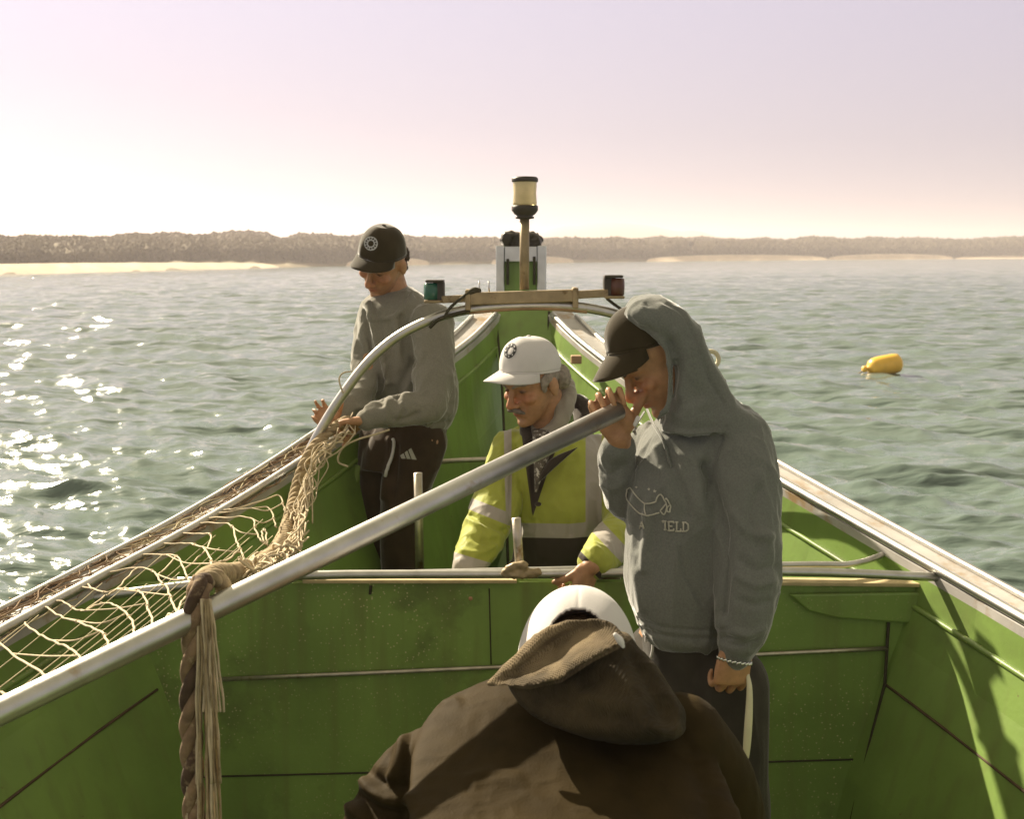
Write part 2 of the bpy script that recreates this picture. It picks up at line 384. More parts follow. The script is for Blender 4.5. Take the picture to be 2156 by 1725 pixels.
# ------------------------------------------------------------------ far shore
def shore_d(az):          # distance of the waterline at a bearing (degrees)
    return np.interp(az, [-40, -24, -17, -11, -5, 0, 8, 16, 24, 40], [105, 132, 158, 190, 228, 262, 340, 440, 560, 700])
def top_h(az):            # height of the tree tops above the sea
    return np.interp(az, [-40, -24, -19, -15, -9, -4, 0, 8, 16, 24, 40], [5.4, 5.2, 5.0, 6.2, 6.3, 6.4, 6.8, 8.0, 9.4, 10.6, 11])
def build_shore():
    az = np.linspace(-42, 42, 420); rows = [(-6, -1.0), (0, .02), (3, .35), (7, .7), (14, 1.1), (30, 1.6), (70, 2.6), (160, 3.6), (600, 4.5)]
    V = []; sc = shore_d(az)/180
    for dd, z in rows:
        R = shore_d(az)+dd*sc+2.5*vnoise(np.stack([az*1.3, np.full_like(az, dd*.02), az*0], 1))
        V.append(np.stack([np.sin(np.radians(az))*R, np.cos(np.radians(az))*R, z*sc**.5+.2*(z > .5)*vnoise(np.stack([az*3, az*0+dd, az*0], 1))], 1))
    scrub = pmat('scrub', (.17, .135, .075), .95, .3, .25, col2=(.13, .11, .05), c2at=.5, c2w=.1, c2scale=.6)
    o = mk('shore', (np.vstack(V), grid_faces(len(rows), len(az), False)), scrub, loc=(0, 0, 0)); tag(o, kind='structure')
    sand = pmat('sand', (.62, .50, .37), .95, .12, .5)
    g = G()
    for a0, a1, wid in ((-42, -11.2, 7), (-8, -4, 2.0), (-1, 3, 1.6), (6.5, 15, 3), (15, 20.5, 1.6), (20.6, 42, 9)):
        aa = np.linspace(a0, a1, 90); rr = []; s2 = shore_d(aa)/180; tp = np.sin(np.linspace(0, math.pi, 90))**.35
        nz = 1+.4*vnoise(np.stack([aa*2, aa*0, aa*0], 1))
        for q, z in ((-4, -.5), (0, .10), (wid*.5, .75), (wid, 1.15)):
            R = shore_d(aa)+np.where(q > 0, q*tp*nz, q)*s2
            rr.append(np.stack([np.sin(np.radians(aa))*R, np.cos(np.radians(aa))*R, (np.where(z > 0, z*tp+.12, z))*s2**.5], 1))
        g.add((np.vstack(rr), grid_faces(4, 90, False)))
    o = mkg('beach', g, sand, loc=(0, 0, 0)); tag(o, kind='structure')
    # woodland that reads as one mass
    rg = np.random.default_rng(11)
    def canopy(a, dep):      # top of the wood at a bearing and a depth behind the shore
        q = np.stack([a*1.25, dep*3.0, 0*a], 1); q2 = np.stack([a*4.6, dep*9, 0*a+7], 1)
        return top_h(a)*(.06+.94*np.clip(dep, 0, 1)**.24)*(1+.13*vnoise(q*.8)+.08*np.abs(vnoise(q2))+.03*vnoise(q2*3.1))
    def ground(a, dep): D = shore_d(a); sc = D/180; return D+(np.interp(a, [-14, -8.5], [15, 4])+95*dep**1.2)*sc
    aa = np.linspace(-31, 31, 900); dd = np.linspace(0, 1, 40); V = []
    for d_ in dd:
        dv = np.full_like(aa, d_); R = ground(aa, dv); V.append(np.stack([np.sin(np.radians(aa))*R, np.cos(np.radians(aa))*R, canopy(aa, dv)-.25], 1))
    R = ground(aa, 0*aa)-.5; V.insert(0, np.stack([np.sin(np.radians(aa))*R, np.cos(np.radians(aa))*R, 0*aa+.3], 1))
    g = G(); g.add((np.vstack(V), grid_faces(41, 900, False)))
    n = 36000; a = rg.uniform(-30, 30, n); dep = rg.random(n)**1.6; R = ground(a, dep); sc = R/180; h = canopy(a, dep)
    c = np.stack([np.sin(np.radians(a))*R, np.cos(np.radians(a))*R, h-.22+.20*rg.random(n)*sc], 1)
    o8 = np.array([(1, 0, 0), (-1, 0, 0), (0, 1, 0), (0, -1, 0), (0, 0, 1), (0, 0, -1)], float); f8 = [(0, 2, 4), (2, 1, 4), (1, 3, 4), (3, 0, 4), (2, 0, 5), (1, 2, 5), (3, 1, 5), (0, 3, 5)]
    s_ = rg.uniform(.10, .26, n)*sc; VV = c[:, None, :]+o8[None]*(s_[:, None, None]*rg.uniform(.5, 1.5, (n, 6, 1)))
    F8 = (np.array(f8)[None]+np.arange(n)[:, None, None]*6).reshape(-1, 3)
    g.add((VV.reshape(-1, 3), F8.tolist())); g.M = [0]*(40*899)+np.repeat(rg.integers(0, 3, n), 8).tolist()
    lm = [pmat('woodland_a', (.115, .090, .043), .95, .30, .35, col2=(.085, .070, .034), c2at=.5, c2w=.12, c2scale=.9), pmat('woodland_b', (.118, .093, .044), .9, .35, .9), pmat('woodland_c', (.105, .084, .040), .9, .35, .9)]
    o = mk('woodland', g.vf(), lm, loc=(0, 0, 0), M=g.M, smooth=False, fixn=False); o.data.polygons.foreach_set('use_smooth', np.arange(len(o.data.polygons)) < 40*899); tag(o, 'low hazy woodland covering the far shore', 'woodland', kind='stuff')
    # faint hills behind
    az = np.linspace(-40, 40, 300); R = 1150.0
    h = 8+46*np.exp(-((az+21)/3.2)**2)+58*np.exp(-((az-4.5)/4.6)**2)+34*np.exp(-((az+3)/2)**2)+18*np.exp(-((az-11)/4)**2)
    h = h+4*vnoise(np.stack([az*.9, az*0, az*0], 1))
    sn, cs = np.sin(np.radians(az)), np.cos(np.radians(az))
    h = h*.52+1; V = np.vstack([np.stack([sn*R, cs*R, -5+0*az], 1), np.stack([sn*(R+60), cs*(R+60), h*.7], 1), np.stack([sn*(R+150), cs*(R+150), h], 1), np.stack([sn*(R+250), cs*(R+250), 0*az-5], 1)])
    o = mk('hills', (V, grid_faces(4, 300, False)), pmat('hill', (.30, .2, .17), .95, .2, .01), loc=(0, 0, 0)); tag(o, kind='structure')
    # marker post on the far beach
    D = shore_d(8.6)+10; c = np.array((math.sin(math.radians(8.6))*D, math.cos(math.radians(8.6))*D, 0))
    p = empty('marker_post', c); tag(p, 'thin dark marker post standing on the far shore to the right', 'post')
    mk('pole', tube([c, c+(0, 0, 4.5)], [.35, .25], 8, 2), M_seam, p); mk('topmark', lathe([(.1, 0), (.6, .2), (.6, 1.2), (.1, 1.5)], c+(0, 0, 4.4)), M_seam, p)
build_shore()

# ------------------------------------------------------------------ buoy
def build_buoy():
    c = P(1862, 774, 21.2); c[2] = .16
    my = pmat('yellow_buoy', (.80, .47, .05), .38, .12, 6, .1, 40, spec=.5)
    R = np.array(frame((-.97, -.15, -.16)))       # long axis to the left
    axis = R[1]
    p = empty('buoy', c*np.array((1, 1, 0))); tag(p, 'yellow inflated float bobbing alone on the open water', 'buoy')
    mk('float', lathe([(.03, -.31), (.12, -.30), (.17, -.26), (.185, -.18), (.185, .12), (.17, .21), (.14, .27), (.09, .305), (.04, .32), (.03, .345)], c+(0, 0, .02), axis), my, p)
    mk('eye', lathe([(.05, .35), (.06, .36), (.06, .41), (.03, .43)], c+(0, 0, .02), axis, 16), my, p)
    mk('tail_rope', tube([c+axis*.41, c+axis*.55+(0, 0, -.06), c+axis*.8+(0, 0, -.14), c+axis*1.1+(0, 0, -.3)], .012), M_rope, p)
build_buoy()

# ------------------------------------------------------------------ haze
def build_haze():
    m = bpy.data.materials.new('haze'); m.use_nodes = True; n = m.node_tree.nodes; n.clear()
    v = n.new('ShaderNodeVolumePrincipled'); v.inputs['Color'].default_value = (.90, .82, .86, 1); v.inputs['Density'].default_value = HAZE
    v.inputs['Anisotropy'].default_value = .35
    o = n.new('ShaderNodeOutputMaterial'); m.node_tree.links.new(v.outputs[0], o.inputs['Volume'])
    b = mk('haze', box((0, 700, 15), (3000, 2000, 40)), m, loc=(0, 0, 0), smooth=False); tag(b, kind='stuff')
HAZE = .0008
build_haze()
# ------------------------------------------------------------------ the boat
YS = np.array([-2.0, -1, 0, 1.0, 2.0, 2.55, 2.9, 3.2, 3.55, 3.9, 4.2, 4.5, 4.8, 5.1, 5.35, 5.6])
XR = np.array([1.66, 1.70, 1.70, 1.66, 1.54, 1.41, 1.315, 1.21, 1.075, .92, .80, .68, .56, .435, .35, .28])
XL = -np.array([1.64, 1.68, 1.68, 1.64, 1.50, 1.37, 1.27, 1.155, 1.01, .87, .745, .61, .465, .325, .235, .165])
ZG = np.array([-1.02, -1.03, -1.03, -1.01, -.96, -.915, -.88, -.84, -.785, -.72, -.655, -.58, -.50, -.415, -.345, -.272])
def gun(side, Y, off=0.0, dz=0.0):
    """point on the gunwale: off metres inboard of the outer edge"""
    x = np.interp(Y, YS, XR if side > 0 else XL); z = np.interp(Y, YS, ZG)
    if side < 0: z -= .02*np.clip((4.9-Y)/1, 0, 1)*np.clip((Y-2.4), 0, 1)
    return W(x-side*off, Y, z+dz)
BOAT = empty('fishing_boat', W(0, 1.5, -2.5)); tag(BOAT, 'open fishing boat with green painted inside and high pointed bow', 'boat')
Yd = np.linspace(-2, 5.6, 153)
def hull_side(side):
    rows = []
    for Y in Yd:
        g = gun(side, Y, .125, -.025); f = np.clip((Y-3.3)/2.3, 0, 1)
        hw = abs(g[0]-.04)
        z0 = g[2]-CH; cz = z0-.29-.10*f; fz = -1.75+.55*f**2
        xc = (.085*(1-f)+.16*hw*f); xf = (.235*(1-f)+.42*hw*f)
        x = g[0]
        pts = [(x+side*.0, z0), (x-side*.012, z0-.085), (x-side*.020, z0-.088), (x-side*xc*.55, (z0+cz)/2-.04), (x-side*xc, cz), (x-side*(xc+.004), cz-.012), (x-side*(xc*.4+xf*.6), (cz+fz)/2), (x-side*xf, fz), (.04+side*.02, fz-.02)]
        out = [(gun(side, Y, .02)[0], z0), (x+side*.05-side*xc*.3, cz), (x-side*xf*.7, fz-.3), (.04, fz-.62)]
        rows.append(([W(a, Y, b) for a, b in pts], [W(a, Y, b) for a, b in out]))
    return rows
for side in (1, -1):
    rows = hull_side(side); n = len(rows[0][0]); g = G()
    g.add((np.array([p for r, _ in rows for p in r]), grid_faces(len(rows), n, False)))
    m = len(rows[0][1]); g.add((np.array([p for _, r in rows for p in r]), grid_faces(len(rows), m, False)))
    o = mkg('hull_side', g, M_greenin, BOAT, smooth=False)
    for e in (): pass
    # flat gunwale plank with worn paint
    A = []
    for Y in Yd:
        a, b = gun(side, Y, 0, 0), gun(side, Y, .125, 0)
        A.append([a+(0, 0, -.035), a, a*.96+b*.04+(0, 0, .003), b*.96+a*.04+(0, 0, .003), b, b+(0, 0, -.035)])
    mk('gunwale', (np.array(A).reshape(-1, 3), grid_faces(len(A), 6, True)), M_cap, BOAT, smooth=False)
    # capping pipes along both edges of the plank
    mk('edge_rail', tube([gun(side, Y, .006, .010) for Y in Yd[::6]], .010, 10, 3), M_steel, BOAT)
    mk('edge_rail', tube([gun(side, Y, .118, .018) for Y in Yd[::6] if Y < 5.5], .0135, 12, 3), M_steel, BOAT)
    # stringer inside
    g = G()
    pts = []
    for Y in Yd[:-2]:
        q = gun(side, Y, .142, -.108); pts.append(q)
    mk('stringer', tube(pts[::4], .009, 8, 2), M_green, BOAT)
mk('deck', (np.array([W(-1.4, -2, -1.74), W(1.45, -2, -1.74), W(1.45, 3.2, -1.74), W(1.0, 4.2, -1.70), W(-1.0, 4.2, -1.70), W(-1.4, 3.2, -1.74)]), [(0, 1, 2, 3, 4, 5)]), pmat('deck_paint', (.09, .12, .04), .6, .3, 4), BOAT, smooth=False)

# bow panel between the two sides, with the seam beads
def bowpt(u, v):      # plane leaning: top at Y=5.58, foot at Y=4.75
    Y = np.interp(v, [640, 660, 1200], [5.62, 5.56, 4.72]); return P(u, v, Y)
mk('bow_panel', (np.array([bowpt(1036, 655), bowpt(1163, 655), bowpt(1160, 830), bowpt(1150, 1210), bowpt(1072, 1210), bowpt(1056, 830)]), [(0, 1, 2, 3, 4, 5)]), M_greenin, BOAT, smooth=False, solid=.02)
mk('seam_bead', tube([bowpt(1043, 656)+(0, -.012, 0), bowpt(1058, 830)+(0, -.012, 0), bowpt(1070, 1200)+(0, -.012, 0)], .006, 8, 4), M_seam, BOAT)
mk('seam_bead', tube([bowpt(1156, 656)+(0, -.012, 0), bowpt(1152, 760)+(0, -.012, 0), bowpt(1150, 1200)+(0, -.012, 0)], .006, 8, 4), M_seam, BOAT)
mk('knee_block', box(P(1213, 757, 5.0), (.045, .05, .035)), M_capwood, BOAT, smooth=False, bevel=.004)

# bulkhead across the boat
BY = 3.12
def bk(u, v, dy=0): return P(u, v, BY+dy)
g = G()
top = [(98, 1233), (640, 1228), (1085, 1226), (1640, 1228), (2012, 1232)]
lower = [(98, 1233), (240, 1440), (310, 1690), (330, 1900), (1780, 1900), (1798, 1690), (1872, 1440), (2012, 1232)]
poly = [bk(*q) for q in top]+[bk(*q) for q in lower[::-1][1:-1]]
mk('bulkhead', (np.array(poly+[q+(0, .03, 0) for q in poly]), [tuple(range(len(poly))), tuple(range(len(poly), 2*len(poly)))[::-1]]+[(i, (i+1) % len(poly), len(poly)+(i+1) % len(poly), len(poly)+i) for i in range(len(poly))]), M_green, BOAT, smooth=False)
BH = [o for o in BOAT.children if o.name.startswith('bulkhead')][0]
cw = pmat('pale_ledge', (.50, .40, .22), .7, .2, 20)  # pale tan for the ledges along the bulkhead top
a, b = bk(640, 1222, .012), bk(1088, 1219, .012); mk('ledge', box((a+b)/2, (b[0]-a[0], .05, .011)), cw, BH, smooth=False, bevel=.003)
a, b = bk(1640, 1222, .012), bk(1990, 1232, .012); mk('ledge', box((a+b)/2, (b[0]-a[0], .05, .011), np.array(((1, 0, -.012), (0, 1, 0), (.012, 0, 1)))), cw, BH, smooth=False, bevel=.003)
mk('stiffener_bar', tube([bk(452, 1432, -.010), bk(1060, 1405, -.010), bk(1610, 1378, -.010), bk(1868, 1366, -.010)], .0065, 8, 2), M_steeldull, BH)
def seam(pts, r=.0028): return tube(pts, r, 6, 1, smoothpath=False)
mk('plank_seam', seam([bk(300, 1640, -.001), bk(900, 1625, -.001), bk(1590, 1606, -.001), bk(1800, 1600, -.001)]), M_seam, BH)
mk('plank_seam', seam([bk(1030, 1240, -.001), bk(1034, 1400, -.001)], .002), M_seam, BH)
mk('corner_seam', seam([bk(1871, 1312, -.006), bk(1863, 1440, -.02), bk(1800, 1690, -.05), bk(1776, 1800, -.06)], .0045), M_seam, BH)
# corner gusset at the right
g = G(); q = [bk(1660, 1250, -.004), bk(1700, 1285, -.004), bk(1760, 1300, -.004), bk(1988, 1316, -.004), bk(2003, 1245, -.004)]
n = len(q); V = np.array(q+[p+(0, -.012, 0) for p in q]); g.add((V, [tuple(range(n)), tuple(range(n, 2*n))[::-1]]+[(i, (i+1) % n, n+(i+1) % n, n+i) for i in range(n)]))
mkg('gusset', g, M_green, BH, smooth=False, bevel=.005)
mk('drip_nail', tube([bk(781, 1234, -.006), bk(779, 1252, -.006)], .004, 8, 2), M_seam, BH)
# dark lower seam of the right and left side planking
for side in (1, -1):
    rows = hull_side(side); pts = [r[5]+(0, 0, 0) for (r, _), Y in zip(rows, Yd) if -0.2 < Y < 3.12][::-1]
    mk('chine_seam', tube(np.array(pts)[::5], .004, 6, 2), M_rust, BOAT)

# pipes across
mk('cross_pipe', tube([P(129, 1267, 3.0), P(420, 1230, 3.05), P(640, 1212, 3.08), P(1085, 1209, 3.08), P(1640, 1204, 3.08), P(2008, 1217, 3.05)], .0125, 12, 4), M_steel, BOAT)
mk('cross_pipe', tube([P(272, 1196, 3.35), P(349, 1219, 3.22), P(430, 1221, 3.16), P(900, 1206, 3.16), P(1650, 1190, 3.16), P(1800, 1187, 3.18), P(1896, 1152, 3.34)], .009, 10, 5), M_steel, BOAT)
mk('stanchion', tube([P(884, 1200, 3.6), P(880, 996, 3.62)], .0135, 12, 2), M_steeldull, BOAT)
mk('stanchion', tube([P(1098, 1212, 3.09), P(1093, 1180, 3.09), P(1087, 1091, 3.10)], .0125, 12, 2), M_steeldull, BOAT)
mk('clamp', fuse([limb([P(1062, 1200, 3.05), P(1095, 1194, 3.05), P(1128, 1204, 3.06)], .016, 10, 3), limb([P(1070, 1207, 3.05), P(1110, 1207, 3.05)], .018, 10, 3), ellip(P(1098, 1195, 3.06), I3, (.02, .02, .022))], .004, 2), M_bronze, BOAT).data.materials.append(M_bronze) if False else None
mk('side_bar', tube([P(905, 975, 4.55), P(960, 970, 4.55), P(1045, 967, 4.6), P(1100, 966, 4.6)], .010, 10, 3), M_steeldull, BOAT)
mk('rib', tube([gun(-1, 4.25, .16, -.12), W(-.63, 4.22, -1.1), W(-.5, 4.2, -1.5)], .018, 8, 4), M_green, BOAT)
me = fuse([limb([P(1062, 1203, 3.05), P(1080, 1194, 3.05), P(1100, 1192, 3.05)], [.008, .013, .016], 10, 3), limb([P(1066, 1207, 3.05), P(1096, 1210, 3.05), P(1130, 1206, 3.06)], .014, 10, 3), ellip(P(1098, 1200, 3.06), I3, (.022, .02, .02))], .004, 2)
rumple(me, .003, 60); me.materials.append(M_bronze); place('lashing', me, BOAT)

# stem post
SY = 5.78
g = G()
def bxp(u0, v0, u1, v1, Y, d):
    a, b = P(u0, v0, Y), P(u1, v1, Y); return box((a+b)/2+(0, d/2, 0), (abs(b[0]-a[0]), d, abs(b[2]-a[2])))
stem = mk('stem_post', bxp(1058, 518, 1136, 680, SY, .16), M_greenin, BOAT, smooth=False, bevel=.006)
for u0, u1 in ((1044, 1052), (1141, 1150)): pass
for a, b in ((1044, 1062), (1131, 1150)):
    g = G(); g.add(bxp(a, 517, b, 670, SY-.02, .20)); mkg('channel', g, M_alu, stem, smooth=False, bevel=.004)
mk('bolt_strip', bxp(1066, 545, 1072, 600, SY-.045, .03), M_seam, stem, smooth=False, bevel=.003); mk('bolt_strip', bxp(1122, 540, 1128, 600, SY-.045, .03), M_seam, stem, smooth=False, bevel=.003)
mk('stem_plate', bxp(1063, 519, 1130, 551, SY-.03, .02), M_alu, stem, smooth=False, bevel=.003)
me = fuse([limb([P(1070, 506, SY+.05), P(1126, 506, SY+.05)], .040, 14, 3), box(P(1098, 506, SY+.02), (.12, .07, .075)), ellip(P(1077, 495, SY), I3, (.026, .035, .022)), ellip(P(1120, 497, SY), I3, (.024, .03, .022)), ellip(P(1066, 503, SY-.02), I3, (.025, .03, .035)), ellip(P(1129, 508, SY), I3, (.026, .03, .035))], .006, 2)
rumple(me, .006, 40); me.materials.append(M_black); place('bow_roller', me, stem)

# light arch
AY = 3.85
arch_px = [(600, 1130), (612, 1080), (628, 1020), (648, 960), (680, 897), (720, 834), (770, 768), (820, 721), (870, 690), (930, 665), (985, 652), (1040, 645), (1100, 642), (1160, 642), (1215, 646), (1265, 654), (1310, 666), (1365, 690), (1430, 740), (1490, 830), (1530, 940), (1560, 1060)]
AR = mk('light_arch', tube([P(u, v, AY) for u, v in arch_px], .0165, 14, 4), M_steel, BOAT)
mk('arch_plate', tube([P(988, 657, AY-.005), P(1050, 651, AY-.005), P(1110, 648, AY-.005), P(1170, 649, AY-.005), P(1236, 655, AY-.005)], .009, 8, 4), M_capwood, AR)
def barpx(u0, v0, u1, v1, h, Y, d): 
    a, b = P(u0, v0, Y), P(u1, v1, Y); t = nrm(b-a); R = np.array((t, (0, 1, 0), np.cross(t, (0, 1, 0))))
    return box((a+b)/2, (np.linalg.norm(b-a), d, h), R)
mk('crossbar', barpx(986, 629, 1213, 622, .040, AY-.01, .05), M_bronze, AR, smooth=False, bevel=.004)
mk('bar_arm', barpx(930, 631, 988, 628, .024, AY, .03), M_bronze, AR, smooth=False, bevel=.003)
mk('bar_arm', barpx(1211, 621, 1280, 617, .026, AY, .03), M_bronze, AR, smooth=False, bevel=.003)
for u, v in ((985, 630), (1212, 626)): mk('clamp_band', bxp(u-6, v-20, u+6, v+24, AY-.04, .08), M_bronze, AR, smooth=False, bevel=.004)
for u in (1010, 1030): mk('bolt', tube([P(u, 617, AY), P(u-1, 592, AY)], .0028, 8, 2), M_alu, AR)
mk('cable', tube([P(935, 668, AY-.03), P(948, 648, AY-.03), P(975, 625, AY-.035), P(997, 612, AY-.03), P(1012, 612, AY-.02)], [.004, .005, .005, .011, .006], 8, 5), M_seam, AR)
mk('cable', tube([P(905, 690, AY-.02), P(925, 672, AY-.03), P(955, 662, AY-.03), P(990, 654, AY-.03)], .006, 8, 5), M_seam, AR)
mk('cable', tube([P(1277, 628, AY-.02), P(1292, 640, AY-.02), P(1312, 654, AY-.02)], .005, 8, 4), M_seam, AR)
# side lamps
for (u0, v0, u1, v1, lm, s) in ((896, 590, 936, 637, M_glens, -1), (1271, 580, 1311, 628, M_rlens, 1)):
    a, b = P(u0, v0, AY), P(u1, v1, AY); c = (a+b)/2; wd, ht = b[0]-a[0], a[2]-b[2]
    NL = mk('navigation_light', box(c+(s*-.012, .012, 0), (wd*.62, .05, ht*.92)), M_black, BOAT, smooth=False, bevel=.006)
    mk('lens', lathe([(.018, -ht*.38), (.024, -ht*.36), (.025, 0), (.024, ht*.36), (.018, ht*.38)], c+(s*wd*.20, .0, 0), n=20), lm, NL)
    mk('lid', box(c+(0, .0, ht*.46), (wd*.98, .06, ht*.12)), M_black, NL, smooth=False, bevel=.004)
    mk('foot', box(c+(s*.004, .0, -ht*.45), (wd*1.02, .06, ht*.13)), M_bronze, NL, smooth=False, bevel=.004)
# mast lamp
c = P(1104, 610, AY); k = AY/FPX*.995
ML = mk('mast_light', tube([c, P(1104.5, 455, AY)], .0155, 16, 2), M_bronze, BOAT)
base = P(1105, 447, AY)
mk('lamp_base', lathe([(.016, -.022), (.030, -.02), (.030, -.014), (.025, -.012), (.034, -.006), (.043, .006), (.043, .020), (.040, .022)], base), M_black, ML)
mk('lamp_lens', lathe([(.038, .022), (.039, .03), (.037, .06), (.039, .096), (.038, .1)], base), M_lens, ML)
mk('lamp_cap', lathe([(.042, .097), (.043, .1), (.043, .108), (.038, .113), (.01, .115)], base), M_black, ML)
mk('bulb', lathe([(.004, .02), (.010, .03), (.012, .05), (.008, .068), (.002, .075)], base, n=14), pmat('bulb_glass', (.8, .7, .45), .2, .05, 20), ML)
# pale loop standing on the right gunwale
cc = P(1496, 757, 4.35); ring = [cc+.030*np.array((math.cos(t), .15*math.sin(t), math.sin(t))) for t in np.linspace(-1.9, 4.0, 16)]
mk('rail_loop', tube([gun(1, 4.35, .06, 0), gun(1, 4.35, .07, .10)]+ring, .0085, 10, 4), pmat('pale_loop', (.55, .5, .33), .5, .1, 20), BOAT)
M_brownrope = pmat('brown_rope', (.22, .145, .085), .95, .35, 30, .8, 250, col2=(.32, .24, .14), c2at=.55, c2scale=40)
# ------------------------------------------------------------------ pole, ropes, net
POLE_A, POLE_B = P(0, 1500, 1.66), P(1302, 865, 2.530)
pd = nrm(POLE_B-POLE_A); pA = POLE_A-pd*.75
pole = mk('metal_pole', tube([pA, POLE_A, (POLE_A+POLE_B)/2, POLE_B], .0205, 28, 2, smoothpath=False), M_steel)
tag(pole, 'long shiny metal pole slanting across the boat up to the hooded man', 'pole')
def pole_uv(u): return np.interp(u, [0, 1334], [1500, 840])
def pole_Y(u):
    t = np.linspace(0, 1, 200); q = POLE_A[None]*(1-t[:, None])+POLE_B[None]*t[:, None]; uu, _, _ = proj(q); return np.interp(u, uu, q[:, 1])

def laid_rope(pts, rad, pitch, n=3):
    D = spline(np.hstack([np.asarray(pts), np.asarray(rad, float)[:, None]]), 24); p = D[:, :3]; r = D[:, 3]; T = np.gradient(p, axis=0); T /= np.linalg.norm(T, axis=1)[:, None]
    L = np.concatenate([[0], np.cumsum(np.linalg.norm(np.diff(p, axis=0), axis=1))]); g = G(); a0 = nrm(np.cross(T[0], (.2, 1, .1)))
    A = []
    for t in T: a0 = nrm(a0-a0.dot(t)*t); A.append(a0)
    A = np.array(A); B = np.cross(T, A)
    for j in range(n):
        q = j*2*math.pi/n+2*math.pi*L/pitch; g.add(tube(p+.46*r[:, None]*(np.cos(q)[:, None]*A+np.sin(q)[:, None]*B), r*.60, 12, 1))
    return g.vf()
# thick rope: from the hands of the man at the rail, down the arch foot, over the pole
rope_px = [(735, 884, 3.92), (715, 893, 3.90), (690, 912, 3.86), (664, 938, 3.82), (645, 968, 3.78), (628, 1015, 3.74), (617, 1060, 3.66), (605, 1105, 3.5), (588, 1148, 3.2), (560, 1178, 2.85), (525, 1198, 2.5), (490, 1208, 2.25), (455, 1210, 2.06), (432, 1222, 1.94), (418, 1248, 1.885)]
RP = Pm(rope_px)
rr = [.017, .017, .018, .018, .018, .019, .019, .020, .021, .021, .021, .021, .020, .019, .018]
rope = mk('thick_rope', laid_rope(RP, rr, .085), M_rope)
tag(rope, 'thick twisted rope running from the hands at the rail down to the pole', 'rope')
def fuzz(base_pts, n, rad, off, seed, length=(.05, .3)):
    rg = np.random.default_rng(seed); D = spline(base_pts, 30); g = G()
    for k in range(n):
        L = rg.uniform(*length); i0 = rg.integers(0, len(D)-8); seg = [D[i0]]; i = i0; acc = 0
        while i < len(D)-1 and acc < L: acc += np.linalg.norm(D[i+1]-D[i]); i += 1
        idx = np.linspace(i0, i, 7).astype(int); o = rg.normal(size=(7, 3))*off+rg.normal(size=3)*off*.8
        g.add(tube(D[idx]+o, rad*rg.uniform(.7, 1.3), 5, 4))
    return g
sh = np.array((.012, -.01, 0))
bun = np.array(Pm([(745, 878, 3.95), (720, 905, 3.86), (690, 935, 3.80), (664, 965, 3.74), (645, 1010, 3.68), (634, 1060, 3.58), (622, 1110, 3.42), (605, 1150, 3.15), (580, 1175, 2.85), (545, 1195, 2.5), (505, 1212, 2.25)]))
g = fuzz(bun+np.array((.012, 0, 0)), 70, .0026, .012, 5, (.10, .6))
o = mkg('gathered_net', g, M_twine); tag(o, 'bundle of gathered net twine hanging along the thick rope', 'net', kind='stuff')
# netting between the inboard rail and the rope / pole
lower = [(-60, 1530, 1.60), (0, 1492, 1.66), (200, 1400, 1.78), (400, 1305, 1.9), (445, 1225, 1.97), (520, 1200, 2.45), (590, 1150, 3.15), (612, 1085, 3.55), (630, 1010, 3.72), (660, 945, 3.80), (720, 890, 3.9)]
lo = np.array(lower)
def netY(u, v):
    """depth in the sheet of netting hung between the rail and the rope"""
    q = np.array([gun(-1, y, .118, .02) for y in np.linspace(1.9, 4.6, 80)]); ru, rv, _ = proj(q)
    i = np.argsort(ru); vr = np.interp(u, ru[i], rv[i]); yr = np.interp(u, ru[i], q[i, 1])
    vl = np.interp(u, lo[:, 0], lo[:, 1]); yl = np.interp(u, lo[:, 0], lo[:, 2])
    t = np.clip((v-vr)/max(vl-vr, 8), -.3, 1.0); return yr*(1-t)+yl*t
s6 = 1100/2156/1.57746
def c6(pts): return [(x*s6, 1300/1.57746+y*s6) for x, y in pts]
def c8(pts): return [(x*s6, 1850/1.57746+y*s6) for x, y in pts]
